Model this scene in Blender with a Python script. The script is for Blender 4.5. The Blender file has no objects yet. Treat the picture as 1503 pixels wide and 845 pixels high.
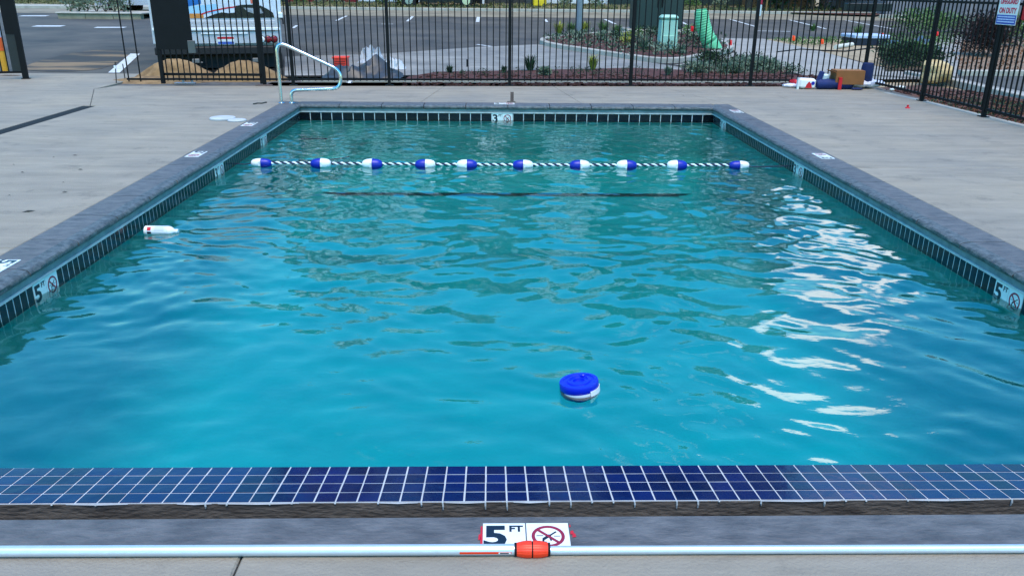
import bpy, bmesh, math, random
import numpy as np
from mathutils import Vector, Matrix
random.seed(7); rng = np.random.default_rng(7)
sc = bpy.context.scene
COL = sc.collection
# ---------------------------------------------------------------- camera
CAM_H = 1.58
FPX, PITCH, YAW, ROLL = 1193.36, 0.3535, 0.0258, 0.0102     # lens in photo pixels (1503 wide), angles in radians
cp, sp = math.cos(PITCH), math.sin(PITCH); cy, sy = math.cos(YAW), math.sin(YAW)
CF = Vector((sy*cp, cy*cp, -sp)); R0 = Vector((cy, -sy, 0)); U0 = R0.cross(CF)
CR = math.cos(ROLL)*R0 + math.sin(ROLL)*U0; CU = -math.sin(ROLL)*R0 + math.cos(ROLL)*U0
cam = bpy.data.cameras.new("camera"); camo = bpy.data.objects.new("camera", cam); COL.objects.link(camo)
cam.sensor_width = 36; cam.lens = FPX/1503*36; cam.clip_start = 0.05; cam.clip_end = 3000
M = Matrix.Identity(4)
for i in range(3):
    M[i][0], M[i][1], M[i][2] = CR[i], CU[i], -CF[i]
M[2][3] = CAM_H
camo.matrix_world = M
sc.camera = camo
# ---------------------------------------------------------------- light
SUN_EL, SUN_AZ = math.radians(70), math.radians(172)      # azimuth clockwise from +Y (camera looks to +Y)
w = bpy.data.worlds.new("World"); sc.world = w; w.use_nodes = True
nt = w.node_tree; nd = nt.nodes; lk = nt.links; nd.clear()
sky = nd.new('ShaderNodeTexSky'); sky.sky_type = 'NISHITA'; sky.sun_disc = False
sky.sun_elevation = SUN_EL; sky.sun_rotation = SUN_AZ
sky.air_density = 1.6; sky.dust_density = 0.1; sky.ozone_density = 2.5
hsv = nd.new('ShaderNodeHueSaturation'); hsv.inputs['Saturation'].default_value = 1.5; hsv.inputs['Value'].default_value = 2.1
lk.new(sky.outputs[0], hsv.inputs['Color'])
tint = nd.new('ShaderNodeMix'); tint.data_type = 'RGBA'; tint.blend_type = 'MULTIPLY'; tint.inputs[0].default_value = 1; tint.inputs[7].default_value = (.62, 1.06, 1.13, 1)
lk.new(hsv.outputs[0], tint.inputs[6])
tc = nd.new('ShaderNodeTexCoord'); mp = nd.new('ShaderNodeMapping'); mp.inputs['Scale'].default_value = (1, 1, 2.6)
mp.inputs['Location'].default_value = (3.1, 1.7, 0.4)
lk.new(tc.outputs['Generated'], mp.inputs[0])
cn = nd.new('ShaderNodeTexNoise'); cn.inputs['Scale'].default_value = 2.2; cn.inputs['Detail'].default_value = 7; cn.inputs['Roughness'].default_value = .58
lk.new(mp.outputs[0], cn.inputs['Vector'])
# a brighter cloud bank ahead to the right (its mirror image lies on the water)
dv = CF+CR*((1225-751.5)/FPX)-CU*((445-422.5)/FPX); dv = Vector((dv.x, dv.y, -dv.z)).normalized()
dp = nd.new('ShaderNodeVectorMath'); dp.operation = 'DOT_PRODUCT'; dp.inputs[1].default_value = dv
nrm = nd.new('ShaderNodeVectorMath'); nrm.operation = 'NORMALIZE'; lk.new(tc.outputs['Generated'], nrm.inputs[0]); lk.new(nrm.outputs[0], dp.inputs[0])
bk = nd.new('ShaderNodeMapRange'); bk.inputs['From Min'].default_value = .9962; bk.inputs['From Max'].default_value = 1.0; bk.inputs['To Max'].default_value = .38
lk.new(dp.outputs['Value'], bk.inputs['Value'])
ad = nd.new('ShaderNodeMath'); ad.operation = 'ADD'; lk.new(cn.outputs[0], ad.inputs[0]); lk.new(bk.outputs[0], ad.inputs[1])
cr_ = nd.new('ShaderNodeValToRGB'); cr_.color_ramp.elements[0].position = .67; cr_.color_ramp.elements[1].position = .86
lk.new(ad.outputs[0], cr_.inputs[0])
mx = nd.new('ShaderNodeMix'); mx.data_type = 'RGBA'; mx.inputs[7].default_value = (20, 21, 22, 1)
lk.new(cr_.outputs[0], mx.inputs[0]); lk.new(tint.outputs[2], mx.inputs[6])
bg = nd.new('ShaderNodeBackground'); bg.inputs[1].default_value = 0.12
lk.new(mx.outputs[2], bg.inputs[0])
wo = nd.new('ShaderNodeOutputWorld'); lk.new(bg.outputs[0], wo.inputs[0])
sl = bpy.data.lights.new("sun", 'SUN'); sl.energy = 3.6; sl.angle = math.radians(38); sl.color = (1, .85, .64)
so = bpy.data.objects.new("sun", sl); COL.objects.link(so)
so.rotation_euler = Vector((math.sin(SUN_AZ)*math.cos(SUN_EL), math.cos(SUN_AZ)*math.cos(SUN_EL), math.sin(SUN_EL))).to_track_quat('Z', 'Y').to_euler()
so.location = (0, 0, 30)
sc.view_settings.view_transform = 'Standard'; sc.view_settings.look = 'None'; sc.view_settings.gamma = 1
sc.view_settings.exposure = 0.28
sc.cycles.use_denoising = True
sc.cycles.max_bounces = 10; sc.cycles.transmission_bounces = 8; sc.cycles.volume_bounces = 0
sc.cycles.transparent_max_bounces = 12
sc.cycles.caustics_refractive = True; sc.cycles.caustics_reflective = False; sc.cycles.blur_glossy = 0.3
sc.cycles.sample_clamp_indirect = 6
# ---------------------------------------------------------------- survey helpers: a sight line of the photo met with a real plane
def ray(px, py): return CF + CR*((px-751.5)/FPX) - CU*((py-422.5)/FPX)
def on_z(px, py, z=0.0):
    r = ray(px, py); t = (z-CAM_H)/r.z; return Vector((r.x*t, r.y*t, z))
def on_y(px, py, Y):
    r = ray(px, py); t = Y/r.y; return Vector((r.x*t, Y, CAM_H+r.z*t))
def on_x(px, py, X):
    r = ray(px, py); t = X/r.x; return Vector((X, r.y*t, CAM_H+r.z*t))
def az(px, py): r = ray(px, py); return r.x/r.y
Z0, YB, SL, YE = -0.06, 15.5, 0.026, 62.0
def G(y): return Z0 if y < YB else Z0+SL*(min(y, YE)-YB)
def on_g(px, py, up=0.0):
    p = on_z(px, py, Z0+up)
    if p.y <= YB: return p
    r = ray(px, py); t = (Z0+up-SL*YB-CAM_H)/(r.z-SL*r.y)
    if t > 0 and r.y*t < YE: return Vector((r.x*t, r.y*t, CAM_H+r.z*t))
    return on_z(px, py, G(YE)+up)
def lin(r, g, b):
    f = lambda c: (c/255/12.92 if c/255 <= .04045 else ((c/255+.055)/1.055)**2.4)
    return (f(r), f(g), f(b))
# ---------------------------------------------------------------- materials
MATS = {}
def mat(name, col, rough=.6, var=.12, scale=6, bump=0.0, bscale=40, metal=0.0, col2=None, rnd=0.0, spec=.5, detail=5, stretch=None, coat=0):
    if name in MATS: return MATS[name]
    m = bpy.data.materials.new(name); m.use_nodes = True; t = m.node_tree; n = t.nodes; l = t.links
    b = n['Principled BSDF']; b.inputs['Roughness'].default_value = rough; b.inputs['Metallic'].default_value = metal
    b.inputs['Specular IOR Level'].default_value = spec; b.inputs['Coat Weight'].default_value = coat
    geo = n.new('ShaderNodeNewGeometry'); src = geo.outputs['Position']
    if stretch:
        mpn = n.new('ShaderNodeMapping'); mpn.inputs['Scale'].default_value = stretch; l.new(src, mpn.inputs[0]); src = mpn.outputs[0]
    no = n.new('ShaderNodeTexNoise'); no.inputs['Scale'].default_value = scale; no.inputs['Detail'].default_value = detail; no.inputs['Roughness'].default_value = .62
    l.new(src, no.inputs['Vector'])
    rp = n.new('ShaderNodeMapRange'); rp.inputs['From Min'].default_value = .32; rp.inputs['From Max'].default_value = .68; l.new(no.outputs[0], rp.inputs['Value'])
    c2 = col2 if col2 else tuple(min(1, c*(1+var)) for c in col); c1 = col if col2 else tuple(c*(1-var) for c in col)
    mi = n.new('ShaderNodeMix'); mi.data_type = 'RGBA'; mi.inputs[6].default_value = (*c1, 1); mi.inputs[7].default_value = (*c2, 1)
    l.new(rp.outputs[0], mi.inputs[0]); out = mi.outputs[2]
    if rnd:
        oi = n.new('ShaderNodeObjectInfo'); mr = n.new('ShaderNodeMapRange'); mr.inputs['To Min'].default_value = 1-rnd; mr.inputs['To Max'].default_value = 1+rnd
        l.new(oi.outputs['Random'], mr.inputs['Value']); hs = n.new('ShaderNodeHueSaturation'); l.new(mr.outputs[0], hs.inputs['Value']); l.new(out, hs.inputs['Color']); out = hs.outputs[0]
    l.new(out, b.inputs['Base Color'])
    if bump:
        nb = n.new('ShaderNodeTexNoise'); nb.inputs['Scale'].default_value = bscale; nb.inputs['Detail'].default_value = 4; l.new(src, nb.inputs['Vector'])
        bp = n.new('ShaderNodeBump'); bp.inputs['Strength'].default_value = bump; bp.inputs['Distance'].default_value = .01; l.new(nb.outputs[0], bp.inputs['Height']); l.new(bp.outputs[0], b.inputs['Normal'])
    MATS[name] = m; return m
def concrete_mat(name, base, warm, dirt):
    m = mat(name, base, .85, scale=.7, col2=warm, bump=.55, bscale=90)
    t = m.node_tree; n = t.nodes; l = t.links; b = n['Principled BSDF']
    old = b.inputs['Base Color'].links[0].from_socket
    geo = [x for x in n if x.type == 'NEW_GEOMETRY'][0]
    # broom streaks
    mp_ = n.new('ShaderNodeMapping'); mp_.inputs['Scale'].default_value = (.9, 4.5, 1); mp_.inputs['Rotation'].default_value = (0, 0, .04); l.new(geo.outputs['Position'], mp_.inputs[0])
    ns = n.new('ShaderNodeTexNoise'); ns.inputs['Scale'].default_value = 1.3; ns.inputs['Detail'].default_value = 8; ns.inputs['Roughness'].default_value = .7; l.new(mp_.outputs[0], ns.inputs['Vector'])
    r1 = n.new('ShaderNodeMapRange'); r1.inputs['From Min'].default_value = .35; r1.inputs['From Max'].default_value = .7; r1.inputs['To Min'].default_value = .78; r1.inputs['To Max'].default_value = 1.12; l.new(ns.outputs[0], r1.inputs['Value'])
    # blotches
    nb = n.new('ShaderNodeTexNoise'); nb.inputs['Scale'].default_value = 2.7; nb.inputs['Detail'].default_value = 9; nb.inputs['Roughness'].default_value = .75; l.new(geo.outputs['Position'], nb.inputs['Vector'])
    r2 = n.new('ShaderNodeMapRange'); r2.inputs['From Min'].default_value = .55; r2.inputs['From Max'].default_value = .70; r2.inputs['To Max'].default_value = .6; l.new(nb.outputs[0], r2.inputs['Value'])
    mi = n.new('ShaderNodeMix'); mi.data_type = 'RGBA'; mi.inputs[7].default_value = (*dirt, 1); l.new(r2.outputs[0], mi.inputs[0]); l.new(old, mi.inputs[6])
    hs = n.new('ShaderNodeHueSaturation'); l.new(mi.outputs[2], hs.inputs['Color']); l.new(r1.outputs[0], hs.inputs['Value']); l.new(hs.outputs[0], b.inputs['Base Color'])
    return m
DECK = concrete_mat('deck_concrete', lin(134, 127, 115), lin(150, 139, 121), lin(95, 90, 82))
WALK = concrete_mat('walk_concrete', lin(140, 136, 128), lin(158, 152, 142), lin(112, 108, 100))
COPE = mat('bluestone', lin(68, 68, 70), .62, scale=7, col2=lin(102, 101, 101), bump=.7, bscale=30, rnd=.07, stretch=(1, 2.4, 1))
COPE_EDGE = mat('bluestone_chiseled', lin(54, 60, 62), .6, scale=22, col2=lin(96, 103, 105), bump=1.0, bscale=45)
BAND = mat('mortar_band', lin(96, 112, 114), .8, scale=9, col2=lin(128, 140, 140), bump=.3)
GROUT = mat('grout', lin(182, 186, 186), .8, scale=14, var=.12)
GROUT_D = mat('grout_grey', lin(178, 184, 182), .8, scale=14, var=.2)
TILE_D = mat('tile_dark', lin(4, 8, 18), .2, scale=9, col2=lin(12, 18, 30), rnd=.4, bump=.05, bscale=20, spec=.3)
TILE_B = mat('tile_blue', lin(3, 17, 60), .14, scale=5, col2=lin(7, 26, 76), rnd=.3, spec=.14, bump=.12, bscale=14)
PLASTER = mat('pool_plaster', (.16, .84, .86), .8, var=.06, scale=2.2, bump=.1)
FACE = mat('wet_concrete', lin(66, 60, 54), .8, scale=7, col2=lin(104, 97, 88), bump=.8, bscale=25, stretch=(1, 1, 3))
WHITE_T = mat('white_ceramic', lin(222, 224, 220), .25, var=.05, scale=20)
INK = mat('black_ink', lin(20, 24, 38), .4, var=.05)
RED_I = mat('maroon_ink', lin(140, 20, 50), .4, var=.08)
REDM = mat('red_paint', lin(190, 20, 34), .45, var=.1)
BLACK = mat('black_powdercoat', lin(10, 11, 14), .6, var=.25, scale=9, spec=.2)
CHROME = mat('stainless_steel', (.62, .64, .66), .22, var=.08, metal=1, scale=30)
ALU = mat('anodised_aluminium', (.60, .64, .70), .42, var=.04, metal=.55, scale=30)
ORANGE = mat('orange_plastic', lin(232, 52, 8), .42, var=.06)
BLUEP = mat('blue_plastic', lin(8, 34, 190), .35, var=.08)
BLUEF = mat('blue_float', lin(10, 24, 150), .4, var=.08)
NAVY = mat('navy_fabric', lin(6, 28, 78), .8, var=.2, scale=12, bump=.4)
WHITEP = mat('white_plastic', (.80, .80, .80), .4, var=.04)
ASPH = mat('asphalt', lin(50, 49, 48), .9, scale=.5, col2=lin(88, 82, 74), bump=.5, bscale=60, detail=9)
SAND = mat('sand', lin(104, 80, 50), .95, scale=5, col2=lin(150, 120, 82), bump=.8)
DIRT = mat('dirt', lin(128, 110, 84), .95, scale=1.5, col2=lin(168, 150, 120), bump=.7, detail=8)
MULCH = mat('bark_mulch', lin(50, 26, 20), .95, scale=14, col2=lin(92, 50, 38), bump=1, bscale=25)
SOIL = mat('planting_soil', lin(60, 46, 34), .95, scale=3, col2=lin(96, 78, 56), bump=1, bscale=25)
PAINT = mat('road_paint', lin(190, 192, 190), .7, scale=8, var=.25)
KERB = mat('kerb_concrete', lin(146, 142, 132), .85, scale=3, col2=lin(176, 170, 158), bump=.3)
def simple(name, r, g, b, rough=.6, **k): return mat(name, lin(r, g, b), rough, **k)
# water
def water_mat():
    m = bpy.data.materials.new('pool_water'); m.use_nodes = True; n = m.node_tree.nodes; l = m.node_tree.links; n.clear()
    o = n.new('ShaderNodeOutputMaterial'); mi = n.new('ShaderNodeMixShader')
    fr = n.new('ShaderNodeFresnel'); fr.inputs[0].default_value = 2.25
    rf = n.new('ShaderNodeBsdfTransparent')
    gl = n.new('ShaderNodeBsdfGlossy'); gl.inputs['Roughness'].default_value = 0.0
    geo = n.new('ShaderNodeNewGeometry'); no = n.new('ShaderNodeTexNoise'); no.inputs['Scale'].default_value = 16; no.inputs['Detail'].default_value = 3
    mpn = n.new('ShaderNodeMapping'); mpn.inputs['Scale'].default_value = (.7, 1.2, 1); l.new(geo.outputs['Position'], mpn.inputs[0]); l.new(mpn.outputs[0], no.inputs['Vector'])
    bp = n.new('ShaderNodeBump'); bp.inputs['Strength'].default_value = .12; bp.inputs['Distance'].default_value = .01; l.new(no.outputs[0], bp.inputs['Height'])
    for x in (fr, gl): l.new(bp.outputs[0], x.inputs['Normal'])
    l.new(fr.outputs[0], mi.inputs[0]); l.new(rf.outputs[0], mi.inputs[1]); l.new(gl.outputs[0], mi.inputs[2]); l.new(mi.outputs[0], o.inputs['Surface'])
    va = n.new('ShaderNodeVolumeAbsorption'); va.inputs['Color'].default_value = (.0, .83, .865, 1); va.inputs['Density'].default_value = .85
    l.new(va.outputs[0], o.inputs['Volume'])
    return m
WATER = water_mat()
# ---------------------------------------------------------------- mesh builder
class MB:
    def __init__(s): s.v = []; s.f = []; s.m = []
    def add(s, vs, fs, mi=0):
        k = len(s.v); s.v += [tuple(p) for p in vs]; s.f += [tuple(i+k for i in f) for f in fs]; s.m += [mi]*len(fs); return s
    def box(s, a, b, mi=0, rot=None, c=None):
        x0, y0, z0 = a; x1, y1, z1 = b
        vs = [Vector(p) for p in ((x0,y0,z0),(x1,y0,z0),(x1,y1,z0),(x0,y1,z0),(x0,y0,z1),(x1,y0,z1),(x1,y1,z1),(x0,y1,z1))]
        if rot is not None:
            cc = Vector(c) if c is not None else Vector(((x0+x1)/2, (y0+y1)/2, (z0+z1)/2)); vs = [rot @ (p-cc)+cc for p in vs]
        return s.add(vs, ((0,3,2,1),(4,5,6,7),(0,1,5,4),(1,2,6,5),(2,3,7,6),(3,0,4,7)), mi)
    def bbox(s, a, b, r=.01, mi=0, rot=None, c=None):
        x0, y0, z0 = a; x1, y1, z1 = b; k = len(s.v)
        vs = []; 
        for z, i in ((z0, 1), (z0+r, 0), (z1-r, 0), (z1, 1)):
            q = r if i else 0
            for x, y in ((x0+q+r,y0+q),(x1-q-r,y0+q),(x1-q,y0+q+r),(x1-q,y1-q-r),(x1-q-r,y1-q),(x0+q+r,y1-q),(x0+q,y1-q-r),(x0+q,y0+q+r)): vs.append(Vector((x, y, z)))
        if rot is not None:
            cc = Vector(c) if c is not None else Vector(((x0+x1)/2, (y0+y1)/2, (z0+z1)/2)); vs = [rot @ (p-cc)+cc for p in vs]
        fs = [tuple(range(7, -1, -1)), tuple(range(24, 32))]
        for j in range(3):
            for i in range(8): fs.append((j*8+i, j*8+(i+1) % 8, (j+1)*8+(i+1) % 8, (j+1)*8+i))
        return s.add(vs, fs, mi)
    def tube(s, pts, r, n=10, mi=0, cap=True):
        pts = [Vector(p) for p in pts]; rs = r if isinstance(r, (list, tuple)) else [r]*len(pts)
        t0 = (pts[1]-pts[0]).normalized(); up = Vector((0, 0, 1)) if abs(t0.z) < .9 else Vector((1, 0, 0))
        a = t0.cross(up).normalized(); vs = []
        for i, p in enumerate(pts):
            t = (pts[min(i+1, len(pts)-1)]-pts[max(i-1, 0)]).normalized()
            a = (a-t*a.dot(t)).normalized(); b = t.cross(a)
            for k in range(n):
                th = 2*math.pi*k/n; vs.append(p+(a*math.cos(th)+b*math.sin(th))*rs[i])
        fs = [(i*n+k, i*n+(k+1) % n, (i+1)*n+(k+1) % n, (i+1)*n+k) for i in range(len(pts)-1) for k in range(n)]
        if cap: fs += [tuple(range(n-1, -1, -1)), tuple(range((len(pts)-1)*n, len(pts)*n))]
        return s.add(vs, fs, mi)
    def prism(s, poly, z0, z1, mi=0):
        n = len(poly); vs = [(x, y, z0) for x, y in poly]+[(x, y, z1) for x, y in poly]
        return s.add(vs, [tuple(range(n-1, -1, -1)), tuple(range(n, 2*n))]+[(i, (i+1) % n, n+(i+1) % n, n+i) for i in range(n)], mi)
    def lathe(s, prof, c=(0, 0, 0), n=24, mi=0, rot=None):
        vs = []; c = Vector(c)
        for r, z in prof:
            for k in range(n):
                th = 2*math.pi*k/n; p = Vector((r*math.cos(th), r*math.sin(th), z)); vs.append((rot @ p if rot is not None else p)+c)
        fs = [(i*n+k, i*n+(k+1) % n, (i+1)*n+(k+1) % n, (i+1)*n+k) for i in range(len(prof)-1) for k in range(n)]
        fs += [tuple(range(n-1, -1, -1)), tuple(range((len(prof)-1)*n, len(prof)*n))]
        return s.add(vs, fs, mi)
def mesh_of(name, mb, mats, off=(0, 0, 0), smooth=False):
    me = bpy.data.meshes.new(name); o = Vector(off)
    me.from_pydata([tuple(Vector(p)-o) for p in mb.v], [], mb.f); me.update()
    for m in (mats if isinstance(mats, (list, tuple)) else [mats]): me.materials.append(m)
    if any(mb.m): me.polygons.foreach_set('material_index', mb.m)
    if smooth:
        me.polygons.foreach_set('use_smooth', [True]*len(me.polygons))
        try: me.set_sharp_from_angle(angle=math.radians(40))
        except Exception: pass
    return me
def wloc(o):
    v = Vector((0, 0, 0))
    while o is not None: v += o.location; o = o.parent
    return v
def obj(name, mb, mats, parent=None, smooth=False, loc=None):
    base = wloc(parent) if parent else Vector((0, 0, 0))
    if loc is None: loc = base
    loc = Vector(loc)
    me = mesh_of(name, mb, mats, loc, smooth)
    o = bpy.data.objects.new(name, me); COL.objects.link(o)
    if parent: o.parent = parent
    o.location = loc-base
    return o
def inst(name, me, loc, parent=None, rot=None):
    o = bpy.data.objects.new(name, me); COL.objects.link(o)
    if parent: o.parent = parent; loc = Vector(loc)-wloc(parent)
    o.location = loc
    if rot: o.rotation_euler = rot
    return o
def tag(o, label=None, cat=None, group=None, kind=None):
    if label: o['label'] = label
    if cat: o['category'] = cat
    if group: o['group'] = group
    if kind: o['kind'] = kind
    return o
def thing(name, label, cat, loc, group=None):
    o = bpy.data.objects.new(name, None); COL.objects.link(o); o.location = loc; o.empty_display_size = .1
    return tag(o, label, cat, group)
def struct(name, mb, mats, parent=None, label=None, smooth=False):
    o = obj(name, mb, mats, parent, smooth)
    if not parent: tag(o, label, kind='structure')
    return o
def clip(poly, a, b, c):     # keep a*x+b*y+c >= 0
    out = []
    for i in range(len(poly)):
        p, q = poly[i], poly[(i+1) % len(poly)]; dp_ = a*p[0]+b*p[1]+c; dq = a*q[0]+b*q[1]+c
        if dp_ >= 0: out.append(p)
        if (dp_ >= 0) != (dq >= 0):
            t = dp_/(dp_-dq); out.append((p[0]+t*(q[0]-p[0]), p[1]+t*(q[1]-p[1])))
    return out
def sheet(name, poly, m, up, label=None, kind='structure', smooth_n=0, parent=None):
    """a ground sheet following the yard's ground, up metres above it, cut where the slope changes"""
    mb = MB()
    for part in (clip(poly, 0, -1, YB), clip(clip(poly, 0, 1, -YB), 0, -1, YE), clip(poly, 0, 1, -YE)):
        if len(part) >= 3:
            bm = bmesh.new(); vs = [bm.verts.new((x, y, G(y)+up)) for x, y in part]
            try:
                f = bm.faces.new(vs); bmesh.ops.triangulate(bm, faces=[f])
            except Exception: pass
            bm.verts.index_update(); bm.normal_update()
            fs = [tuple(v.index for v in (f.verts if f.normal.z > 0 else reversed(f.verts))) for f in bm.faces]
            mb.add([v.co.copy() for v in bm.verts], fs); bm.free()
    o = obj(name, mb, m, parent)
    if parent is None: tag(o, label, kind=kind)
    return o
def gp(*pts): return [tuple(on_g(x, y).xy) for x, y in pts]
def smooth_poly(pts, it=2, closed=True):
    for _ in range(it):
        q = []; n = len(pts)
        for i in range(n if closed else n-1):
            a, b = pts[i], pts[(i+1) % n]
            q += [(a[0]*.75+b[0]*.25, a[1]*.75+b[1]*.25), (a[0]*.25+b[0]*.75, a[1]*.25+b[1]*.75)]
        if not closed: q = [pts[0]]+q+[pts[-1]]
        pts = q
    return pts
def kerb(name, line, wd, h, label=None, parent=None, m=None):
    """raised kerb run along a line on the ground"""
    mb = MB(); n = len(line); vs = []
    for i, (x, y) in enumerate(line):
        a = Vector(line[max(i-1, 0)]); b = Vector(line[min(i+1, n-1)]); d = (b-a).normalized(); q = Vector((-d.y, d.x))*wd/2
        z = G(y)
        for s_, zz, k in ((-1, z-.05, 1), (-1, z+h-.015, 1), (-.8, z+h, 1), (.8, z+h, 1), (1, z+h-.015, 1), (1, z-.05, 1)): vs.append((x+q.x*s_, y+q.y*s_, zz))
    fs = [(i*6+k, i*6+k+1, (i+1)*6+k+1, (i+1)*6+k) for i in range(n-1) for k in range(5)]+[tuple(range(6)), tuple(range(n*6-1, n*6-7, -1))]
    mb.add(vs, fs); return struct(name, mb, m or KERB, parent, label)
def text_mb(txt, size, M4, bold=0.0, depth=.001, align='CENTER'):
    cu = bpy.data.curves.new('lettering', 'FONT'); cu.body = txt; cu.size = size; cu.extrude = depth; cu.offset = bold; cu.align_x = align; cu.align_y = 'CENTER'; cu.resolution_u = 3
    o = bpy.data.objects.new('lettering', cu); me = bpy.data.meshes.new_from_object(o)
    mb = MB(); mb.add([M4 @ v.co for v in me.vertices], [tuple(p.vertices) for p in me.polygons])
    bpy.data.objects.remove(o); bpy.data.curves.remove(cu); bpy.data.meshes.remove(me); return mb
def frame(o, x, y):    # matrix: local x,y axes laid along world vectors at o
    x = Vector(x).normalized(); y = Vector(y).normalized(); z = x.cross(y); m = Matrix.Identity(4)
    for i in range(3): m[i][0], m[i][1], m[i][2], m[i][3] = x[i], y[i], z[i], o[i]
    return m
# ---------------------------------------------------------------- foliage
def leaves(mb, c, rad, n, size, up=.3, mi=(0,), narrow=.45, shell=.5):
    c = Vector(c)
    for _ in range(n):
        d = Vector((random.gauss(0, 1), random.gauss(0, 1), random.gauss(0, 1))).normalized()*(shell+(1-shell)*random.random())
        p = c+Vector((d.x*rad[0], d.y*rad[1], d.z*rad[2]))
        a = (d+Vector((random.uniform(-1, 1), random.uniform(-1, 1), random.uniform(-.4, 1)+up))).normalized()
        b = a.cross(Vector((random.gauss(0, 1), random.gauss(0, 1), random.gauss(0, 1)))).normalized(); s = size*random.uniform(.6, 1.4)
        mb.add([p, p+a*s*.5+b*s*narrow*.5, p+a*s, p+a*s*.5-b*s*narrow*.5], [(0, 1, 2, 3)], random.choice(mi))
def leafmat(name, r, g, b, r2, g2, b2): return mat(name, lin(r, g, b), .7, scale=9, col2=lin(r2, g2, b2), spec=.3)
L_DK = leafmat('leaf_dark', 26, 44, 30, 50, 74, 44); L_MID = leafmat('leaf_mid', 60, 88, 46, 100, 124, 66)
L_SAGE = leafmat('leaf_sage', 84, 100, 84, 124, 136, 112); L_YEL = leafmat('leaf_yellow', 110, 118, 40, 158, 154, 62); L_BRN = leafmat('leaf_bronze', 34, 20, 24, 62, 40, 38)
BARK = simple('bark', 74, 62, 52, .9, scale=20, var=.3, bump=.6)
def shrub(x, y, r, h, lm, label, n=420, size=.075, group=None, name='shrub', z=None, up=.3):
    z = G(y) if z is None else z
    t = thing(name, label, 'shrub', (x, y, z), group)
    f = MB()
    for k in range(max(3, int(n/60))):
        a = random.uniform(0, 6.28); q = random.uniform(0, .6)*r
        leaves(f, (x+math.cos(a)*q, y+math.sin(a)*q, z+h*random.uniform(.35, .68)), (r*.5, r*.5, h*.35), 60, size, up)
    obj('foliage', f, lm, t)
    st = MB()
    for k in range(4):
        a = k*1.6+random.random(); st.tube([(x, y, z-.03), (x+math.cos(a)*r*.2, y+math.sin(a)*r*.2, z+h*.3), (x+math.cos(a)*r*.45, y+math.sin(a)*r*.45, z+h*.6)], [.014, .01, .005], 5)
    obj('stem', st, BARK, t); return t
def tuft(x, y, r, h, lm, label, n=70, group=None, name='grass_tuft', cat='plant', z=None):
    z = G(y) if z is None else z
    f = MB()
    for _ in range(n):
        a = random.uniform(0, 6.28); e = random.uniform(.15, 1); hh = h*random.uniform(.6, 1.1); w_ = random.uniform(.006, .014)
        d = Vector((math.cos(a), math.sin(a), 0)); q = Vector((-d.y, d.x, 0))*w_; b = Vector((x, y, z-.01))+d*r*.12
        p1 = b+d*r*e*.35+Vector((0, 0, hh*.65)); p2 = b+d*r*e+Vector((0, 0, hh*(1-.35*e)))
        f.add([b-q, b+q, p1+q*.8, p1-q*.8, p2], [(0, 1, 2, 3), (3, 2, 4)])
    return tag(obj(name, f, lm, None, loc=(x, y, z)), label, cat, group)
def tree(x, y, h, r, lm, label, n=1500, size=.3, group=None, trunk_h=.35):
    z = G(y); t = thing('tree', label, 'tree', (x, y, z), group); tr = MB()
    tr.tube([(x, y, z-.1), (x+.05, y, z+h*.3), (x-.04, y+.05, z+h*.62), (x, y, z+h*.85)], [.13, .1, .07, .02], 8)
    for k in range(7):
        a = k*.9+random.random()*.5; z1 = z+h*random.uniform(trunk_h*.8, .7)
        tr.tube([(x, y, z1), (x+math.cos(a)*r*.4, y+math.sin(a)*r*.4, z1+h*.1), (x+math.cos(a)*r*.75, y+math.sin(a)*r*.75, z1+h*.16)], [.05, .03, .012], 6)
    obj('trunk', tr, BARK, t); f = MB()
    for k in range(24):
        a = random.uniform(0, 6.28); q = r*math.sqrt(random.random())*.75; zz = random.uniform(trunk_h, .95); q *= (1.15-.7*abs(zz-.5))
        leaves(f, (x+math.cos(a)*q, y+math.sin(a)*q, z+h*zz), (r*.38, r*.38, h*.12), n//24, size, .2)
    obj('crown', f, lm, t); return t
# ================================================================ POOL
XL, XR, YN, YF, ZW = -2.745, 3.18, 2.79, 11.81, -0.21
ZT = -0.112                       # top of the waterline tiles
OXL, OXR, OYF = -3.035, 3.471, 12.10
YC0, YC1 = 2.01, 2.18             # near coping strip
DN, DF = -1.75, -1.15             # floor depth near / far
# ground under everything
g = MB(); ys = [-300, YC0-.3, 13.0, YB, YE, 2500]
def gslab(x0, x1, y0, y1):
    g.add([(x0, y0, G(y0)-.05), (x1, y0, G(y0)-.05), (x1, y1, G(y1)-.05), (x0, y1, G(y1)-.05)], [(0, 1, 2, 3)])
gslab(-2500, 2500, -300, 1.5)
gslab(-2500, OXL-.05, 1.5, 12.2); gslab(OXR+.05, 2500, 1.5, 12.2)
gslab(-2500, 2500, 12.2, YB); gslab(-2500, 2500, YB, YE); gslab(-2500, 2500, YE, 2500)
struct('ground', g, DIRT, label='bare sandy ground round the pool yard')
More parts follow.
